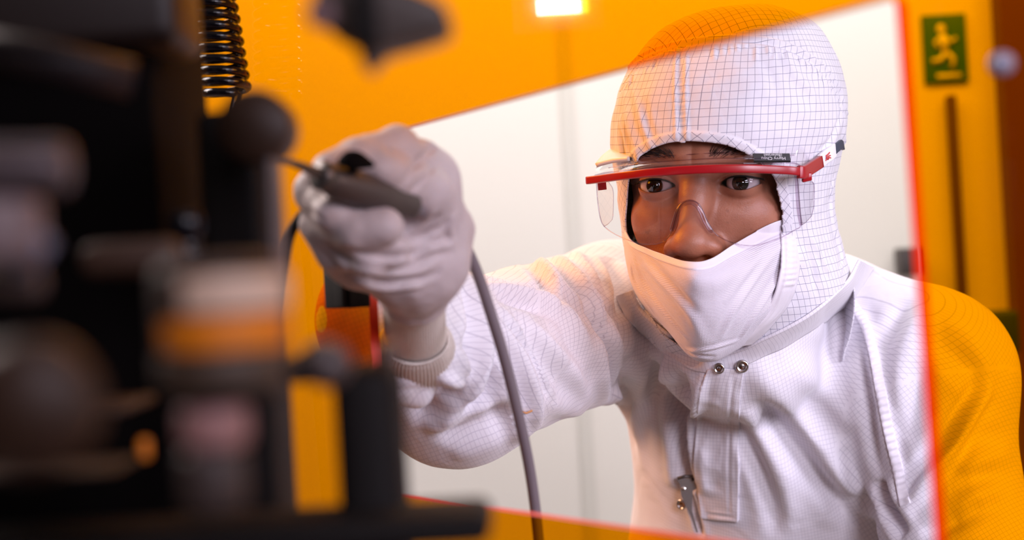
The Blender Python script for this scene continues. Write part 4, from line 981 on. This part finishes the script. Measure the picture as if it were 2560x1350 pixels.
rib_tube('inner_cuff', [c3(1040, 880, .872), c3(1038, 830, .845), c3(1036, 780, .818), c3(1036, 735, .795)], [.0205, .0185, .0178, .0172], suit, 70, .00015)
# boots
for sx in (-1, 1):
    bx_, by_ = PEL[0] + sx * .13, PEL[1] + .05
    V, F = sweep_geo(catmull(np.array([(bx_, by_ + .05, .16), (bx_, by_ + .05, .09), (bx_, by_ + .0, .05), (bx_, by_ - .10, .042), (bx_, by_ - .17, .036), (bx_, by_ - .19, .03)]), 30), catmull(np.array([(.060, .062), (.056, .058), (.052, .050), (.042, .046), (.034, .04), (.01, .012)]), 30), 24, up=(0, 0.3, 1))
    V[:, 2] = np.maximum(V[:, 2], .004); fix_normals(mesh('boot', V, F, M_HEM, person)); box('boot_sole', (bx_, by_ - .06, .006), (.09, .27, .012), M_GREYM, person, bv=.004)
# ------------------------------------------------------------------ gloved right hand holding the tool
def C(x, y, d): return P(x, y, d).astype(np.float32)
TOOL = [C(800, 436, .665), C(850, 458, .674), C(930, 480, .688), C(1035, 516, .708)]
def hand_sdf(X):
    # palm and back of the hand
    d = capsule(X, C(1040, 640, .765), C(1040, 470, .748), .0250, .0220)
    d = smin(d, capsule(X, C(1035, 650, .765), C(900, 630, .735), .0235, .0200), .016)
    d = smin(d, capsule(X, C(1042, 470, .750), C(1010, 430, .742), .0190, .0165), .014)
    d = smin(d, capsule(X, C(1040, 650, .768), C(1036, 730, .792), .0210, .0165), .016)
    d = smin(d, capsule(X, C(880, 560, .745), C(850, 480, .735), .0160, .0140), .015)
    # index finger over the top
    f = smin(capsule(X, C(1032, 425, .738), C(992, 372, .715), .0150, .0112), capsule(X, C(992, 372, .715), C(890, 398, .692), .0112, .0096), .004)
    f = smin(f, capsule(X, C(890, 398, .692), C(822, 424, .676), .0096, .0084), .003)
    d = smin(d, f, .006)
    # thumb along the tool
    t = smin(capsule(X, C(1088, 560, .760), C(1062, 480, .728), .0165, .0125), capsule(X, C(1062, 480, .728), C(985, 440, .700), .0120, .0102), .004)
    t = smin(t, capsule(X, C(985, 440, .700), C(958, 424, .692), .0102, .0096), .003)
    d = smin(d, t, .005)
    # middle, ring and little finger curled below
    m = smin(capsule(X, C(870, 480, .735), C(792, 478, .706), .0130, .0108), capsule(X, C(792, 478, .706), C(836, 528, .690), .0108, .0098), .004)
    m = smin(m, capsule(X, C(836, 528, .690), C(886, 552, .694), .0098, .0086), .003)
    d = smin(d, m, .004)
    r = smin(capsule(X, C(880, 560, .735), C(806, 560, .712), .0130, .0106), capsule(X, C(806, 560, .712), C(886, 574, .690), .0106, .0100), .004)
    r = smin(r, capsule(X, C(886, 574, .690), C(962, 566, .688), .0100, .0092), .003)
    d = smin(d, r, .0035)
    p = smin(capsule(X, C(900, 640, .735), C(838, 622, .718), .0120, .0098), capsule(X, C(838, 622, .718), C(920, 640, .702), .0098, .0092), .004)
    p = smin(p, capsule(X, C(920, 640, .702), C(990, 628, .704), .0092, .0084), .003)
    d = smin(d, p, .008)
    # loose bulge of the glove and its gauntlet
    d = smin(d, capsule(X, C(1108, 560, .772), C(1138, 570, .776), .0125, .0100), .014)
    d = smin(d, capsule(X, C(1095, 640, .772), C(1080, 690, .785), .0120, .0100), .012)
    g = capsule(X, C(1036, 690, .788), C(1036, 738, .798), .0195, .0185)
    d = smin(d, g, .010)
    # open hem: trimmed flat across the wrist
    hem = (X[0] - C(1036, 742, .799)[0]) * GAX[0] + (X[1] - C(1036, 742, .799)[1]) * GAX[1] + (X[2] - C(1036, 742, .799)[2]) * GAX[2]
    d = smax(d, hem, .002)
    return d
GAX = c3(1036, 742, .803) - c3(1037, 660, .775); GAX = GAX / np.linalg.norm(GAX)
gx = np.arange(-.125, -.015, .0009); gy = np.arange(.655, .83, .0009); gz = np.arange(1.31, 1.44, .0009)
fs = hand_sdf(axes_grid(gx, gy, gz)); V, F = surface_nets(fs, gx, gy, gz); del fs
V = relax(V, F, 2, .5); N = vnormals(V, F)
if ((V - V.mean(0)) * N).sum() < 0: F = F[:, ::-1]; N = -N
V += N * (.0007 * noise3(V, 140, 31) + .00035 * noise3(V, 380, 32))[:, None]
bv = bvh_of(V, F)
for poly, w_, h_ in [([(1090, 360), (1060, 390), (1020, 440), (1000, 470)], 2.0, -1.6), ([(1060, 400), (1040, 420), (1010, 450)], 1.6, 1.2), ([(1090, 400), (1060, 450), (1020, 480)], 1.5, -1.0), ([(1075, 440), (1050, 470), (1030, 490)], 1.4, 1.0),
                     ([(860, 620), (930, 640), (1010, 640), (1070, 620)], 2.4, -1.8), ([(840, 655), (930, 680), (1030, 680), (1100, 650)], 2.2, 1.8), ([(860, 680), (940, 700), (1040, 700), (1105, 680)], 2.0, -1.6), ([(880, 700), (960, 720), (1060, 715)], 2.0, 1.5),
                     ([(1000, 590), (1050, 560), (1090, 520)], 2.0, 1.5), ([(1020, 610), (1080, 580), (1130, 550)], 2.0, -1.5), ([(1030, 640), (1090, 620), (1140, 610)], 2.0, 1.6), ([(1140, 530), (1125, 570), (1135, 610)], 1.8, 1.4), ([(790, 600), (850, 650), (900, 700)], 1.8, 1.2),
                     ([(905, 690), (960, 712), (1010, 712)], 1.8, -1.2), ([(885, 372), (895, 392), (898, 410)], 1.2, -.7), ([(960, 350), (972, 372), (975, 395)], 1.4, -.7), ([(770, 520), (790, 540), (815, 556)], 1.5, -1.0)]:
    V = fold(V, N, bv, poly, w_ / 1000, h_ / 1000)
glove = mesh('glove', V, F, M_GLOVE, person)
# the other hand: the same glove, turned, at the end of the hanging sleeve
g2 = glove.copy(); COL.objects.link(g2); g2.parent = person
wp = c3(1036, 742, .799) - np.array(person.location); tw = np.array([HD_L[0], HD_L[1], .84]) - np.array(person.location)
q_ = Vector(-GAX).rotation_difference(Vector((0, -.1, -1)))
g2.matrix_local = Matrix.Translation(Vector(tw)) @ q_.to_matrix().to_4x4() @ Matrix.Translation(-Vector(wp))

# ------------------------------------------------------------------ the pen-shaped tool
M_GRIP = plain('dark_taupe_grip', (.055, .038, .034, 1), .45)
tool = empty('handheld_probe', tuple(C(930, 480, .688)))
tag(tool, 'black pen-shaped probe with a thin tip and small lever held in the gloved hand', 'probe')
tube('grip', ppath([(808, 440, .667), (850, 458, .674), (930, 482, .688), (985, 500, .700), (1035, 518, .709)], 40), catmull(np.array([.0062, .0084, .0088, .0078, .0060]), 40), M_GRIP, tool, nseg=28)
ax_ = C(930, 480, .688) - C(800, 436, .665); ax_ /= np.linalg.norm(ax_)
lathe('collar_nut', C(815, 442, .668) - ax_ * .001, ax_, [(1e-5, -.004), (.0060, -.004), (.0072, -.003), (.0072, .003), (.0062, .0042), (1e-5, .0042)], M_DKSTEEL, tool, 20)
tube('tip', ppath([(655, 398, .640), (700, 402, .646), (745, 412, .652), (800, 436, .664)], 24), catmull(np.array([.0008, .0012, .0020, .0030]), 24), M_DKSTEEL, tool, nseg=14)
tube('lever', ppath([(850, 404, .664), (870, 399, .662), (900, 402, .663), (932, 412, .668)], 20), catmull(np.array([(.0022, .0016), (.0046, .0024), (.0046, .0024), (.0016, .0012)]), 20), M_BLACK, tool, nseg=16, up=(0, .5, 1))
tube('lever_post', [C(880, 405, .665), C(884, 440, .675)], .0022, M_BLACKP, tool)
cab = [(1030, 516, .708), (1085, 535, .735), (1130, 570, .765), (1160, 610, .785), (1196, 690, .800), (1232, 800, .812), (1262, 900, .822), (1292, 1020, .832), (1320, 1150, .842), (1338, 1270, .850), (1350, 1400, .858), (1356, 1560, .866), (1350, 1750, .872), (1300, 1900, .86), (1180, 2000, .80)]
cb = tube('probe_cable', ppath(cab, 200), .0033, M_CABLE, None, nseg=20); tag(cb, 'grey round cable running from the glove down behind the shield edge', 'cable')
c2 = tube('hanging_cable', ppath([(798, 500, .725), (765, 528, .725), (740, 558, .722), (722, 600, .722), (712, 660, .722), (700, 760, .72), (690, 900, .70), (690, 1300, .66), (700, 2000, .64), (700, 2950, .64)], 90), .0026, M_BLACKP, None, nseg=14); tag(c2, 'thin black cable curving left from behind the glove beside the instrument', 'cable')
M_PINKM = plain('pinkish_metal', (.42, .21, .20, 1), .45); M_BROWNM = plain('brown_metal', (.050, .022, .013, 1), .5); M_GREYM2 = plain('brown_grey_metal', (.07, .05, .05, 1), .4); M_CREAM = plain('cream_paint', (.85, .60, .46, 1), .5); M_ORANGEP = plain('orange_paint', (.95, .26, .004, 1), .5)
# ------------------------------------------------------------------ blurred instrument in front: a bench microscope / alignment head
mic = empty('alignment_microscope', tuple([P(500, 700, .42)[0], .42, BT]))
tag(mic, 'large dark blurred alignment microscope filling the left foreground', 'microscope')
def pbox(name, x0, y0, x1, y1, d, depth, mat, parent=mic, bv=.003, down=None, rot=0, up=None):
    ym = (max(y0, 0) + min(y1, 1350)) / 2 if down is None else (max(y0, 0) + 1350) / 2
    # silhouettes come from the near or the far edge, whichever shows
    a, b = P(x0, ym, d), P(x1, ym, d + (depth if x1 < 1280 else 0)); zt_ = P((x0 + x1) / 2, y0, d + (depth if y0 > 675 else 0))[2]; zb_ = P((x0 + x1) / 2, y1, d + (depth if y1 < 675 else 0))[2]
    if down is not None: zb_ = down
    if up is not None: zt_ = up
    c_ = np.array([(a[0] + b[0]) / 2, d + depth / 2, (zt_ + zb_) / 2]); return box(name, c_, (abs(b[0] - a[0]), depth, abs(zt_ - zb_)), mat, parent, bv=bv)
def hcyl(name, x0, x1, y0, y1, d, mat, b=.002):
    a, c_ = P(x0, (y0 + y1) / 2, d), P(x1, (y0 + y1) / 2, d); r = abs(P(0, y0, d)[2] - P(0, y1, d)[2]) / 2; L = np.linalg.norm(c_ - a)
    return lathe(name, a, c_ - a, cylprof(r, L, b), mat, mic, 48)
def vcyl(name, x0, x1, y0, y1, d, mat, b=.002, parent=mic, bottom=None):
    a, c_ = P((x0 + x1) / 2, y1, d), P((x0 + x1) / 2, y0, d); r = abs(P(x0, 0, d)[0] - P(x1, 0, d)[0]) / 2; zb_ = a[2] if bottom is None else bottom
    return lathe(name, (a[0], d, zb_), (0, 0, 1), cylprof(r, c_[2] - zb_, b), mat, parent, 48)
pbox('housing', -900, -320, 545, 900, .52, .10, M_BLACK, down=BT + .02, bv=.003)
pbox('housing_cover', -700, -200, 512, 190, .50, .05, plain('brown_black_cover', (0.013, 0.005, 0.004, 1), .5), bv=.006)
tube('cover_plate', [P(-80, 110, .42), P(120, 150, .42), P(330, 200, .43)], .006, plain('violet_grey_plate', (0.03, 0.022, 0.03, 1), .5), mic)
# column with rounded head
colm = pbox('column', 515, 270, 722, 1350, .50, .05, M_BLACKP, down=BT + .02, bv=.004)
lathe('column_head', P(660, 330, .49), (0, -1, 0), [(1e-5, 0), (.011, 0), (.0125, .002), (.0125, .018), (.011, .021), (1e-5, .021)], M_BROWNM, mic, 48)
pbox('column_rail', 655, 330, 712, 700, .47, .02, M_GREYM2, bv=.003)
lathe('arm_joint', P(705, 340, .50), (0, -1, 0), cylprof(.004, .02, .001), M_GREYM2, mic, 24)
# glassy focus knob
lathe('focus_knob', P(470, 655, .47), (0, 0, 1), [(1e-5, 0), (.0048, 0), (.0052, .003), (.004, .005), (.0036, .008), (.0052, .0095), (.0058, .012), (.0058, .0145), (.0045, .0165), (1e-5, .017)], M_COIL, mic, 40)
# banded barrel
br = vcyl('objective_barrel', 402, 716, 650, 980, .30, M_BROWNM, .003)
def band(x0, x1, y0, y1, mat, d=.30, grow=.0004):
    a, c_ = P((x0 + x1) / 2, y1, d), P((x0 + x1) / 2, y0, d); r = abs(P(x0, 0, d)[0] - P(x1, 0, d)[0]) / 2 + grow
    return lathe('barrel_band', (a[0], d, a[2]), (0, 0, 1), cylprof(r, c_[2] - a[2], .0006), mat, br, 48)
band(402, 716, 690, 778, M_CREAM); band(402, 716, 790, 872, M_ORANGEP); band(402, 716, 880, 965, plain('taupe_band', (0.078, 0.048, 0.033, 1), .5))
ns = vcyl('nosepiece', 452, 626, 1010, 1120, .30, M_PINKM, .002); vcyl('lens_tip', 458, 622, 1118, 1275, .30, plain('dim_metal', (0.060, 0.039, 0.036, 1), .5), .002)
vcyl('barrel_neck', 470, 610, 970, 1015, .30, M_BLACKP, .001)
# eyepiece on the left
hcyl('eyepiece', -260, 172, 352, 486, .30, plain('mauve_grey_metal', (0.132, 0.102, 0.114, 1), .35, metal=.3)); vcyl('eyepiece_tube', -140, 112, 500, 660, .30, plain('pink_grey_metal', (0.252, 0.180, 0.192, 1), .4)); 
tube('blue_rim', [P(40, 690, .31), P(80, 640, .30), P(112, 590, .30)], .0026, plain('pale_blue_metal', (0.180, 0.204, 0.312, 1), .3), mic)
hcyl('tube_flange', -160, 108, 668, 745, .31, plain('mauve_tan_metal', (0.144, 0.096, 0.090, 1), .4))
# dark knobs and rails
lathe('coarse_knob', P(95, 1010, .26) , (0, -1, 0), [(1e-5, -.004), (.010, -.003), (.0125, .001), (.0125, .006), (.009, .010), (1e-5, .011)], M_BROWNM, mic, 40)
pbox('saddle', 190, 600, 470, 690, .40, .012, M_BROWNM, bv=.004)
pbox('stage_rail', -400, 1005, 395, 1055, .42, .04, M_BROWNM, bv=.002); pbox('stage_rail', -400, 1160, 360, 1200, .36, .03, plain('olive_rail', (0.060, 0.036, 0.024, 1), .5), bv=.002)
pbox('orange_gap_patch', 345, 1095, 378, 1150, .42, .004, M_ORANGEP, bv=.001)  # added patch standing in for a gap where the orange shield shows through
# right-hand block with knob
pbox('body_block', 835, 900, 1022, 1300, .42, .04, M_BLACKP, down=BT + .02, bv=.006)
pbox('block_link', 690, 880, 860, 960, .43, .04, M_BLACKP, bv=.006)
lathe('stage_knob', P(822, 915, .36), (0.2, -1, 0), [(1e-5, -.02), (.0058, -.02), (.0062, -.018), (.0062, -.004), (.0056, -.001), (.003, .0005), (1e-5, .001)], M_GREYM2, mic, 32)
pbox('block_cap', 940, 850, 1000, 930, .43, .03, M_BROWNM, bv=.004)
pbox('stage_plate', -700, 1290, 1235, 1420, .40, .035, M_BLACKP, bv=.004); pbox('stage_edge', 1000, 1258, 1222, 1292, .435, .01, M_BROWNM, bv=.003)
pbox('foot', -500, 1400, 700, 1500, .34, .08, M_BLACK, down=BT, bv=.006)
# overhanging clamp arm at the top
ca = [(905, 168), (955, 118), (1040, 96), (1118, 72), (1128, 40), (1108, 2), (1040, -30), (900, -60), (790, -40), (770, 20), (830, 75), (885, 100)]
V = np.array([P(x, y, .36) for x, y in ca]); n = len(V); V2 = V + [0, .022, 0]; F = [list(range(n))[::-1], list(range(n, 2 * n))] + [[q, (q + 1) % n, n + (q + 1) % n, n + q] for q in range(n)]
o = mesh('clamp_arm', np.concatenate([V, V2]), F, plain('taupe_arm', (0.051, 0.033, 0.027, 1), .5), mic, smooth=True); bevel(o, .0015)
pbox('clamp_arm_neck', 880, -60, 950, 130, .352, .006, M_BLACKP, bv=.002)
lathe('clamp_screw', P(805, 42, .35), (0, -1, 0), cylprof(.0034, .006, .001), plain('mauve_screw', (0.180, 0.096, 0.108, 1), .4), mic, 28)
pbox('top_bridge', -700, -300, 1100, -52, .36, .012, M_BLACK, bv=.003)
# coiled cord
hel = []; 
for q in range(900):
    t = q / 899; yy = -260 + 500 * t; cxp = 528 + 34 * (yy / 210); rr = .0135; a = 2 * math.pi * t * 500 / 28.0
    hel.append(P(cxp + 3, yy, .93) + rr * np.array([math.cos(a), math.sin(a), 0]))
# straight leads: up to the ceiling and down to the bench behind the housing
h0, h1 = np.array(hel[0]), np.array(hel[-1])
hel = [h0 * [1, 1, 0] + [-.004, .004, z] for z in np.linspace(2.79, h0[2] + .03, 30)] + hel + [h1 * [1, 1, 0] + [-.006 - .03 * t, -.002, lerp(h1[2] - .02, BT + .004, t)] for t in np.linspace(0, 1, 20)]
cc = tube('coiled_cord', hel, .0030, M_COIL, None, nseg=10); tag(cc, 'glossy black coiled cord hanging from the ceiling beside the instrument housing', 'cord')
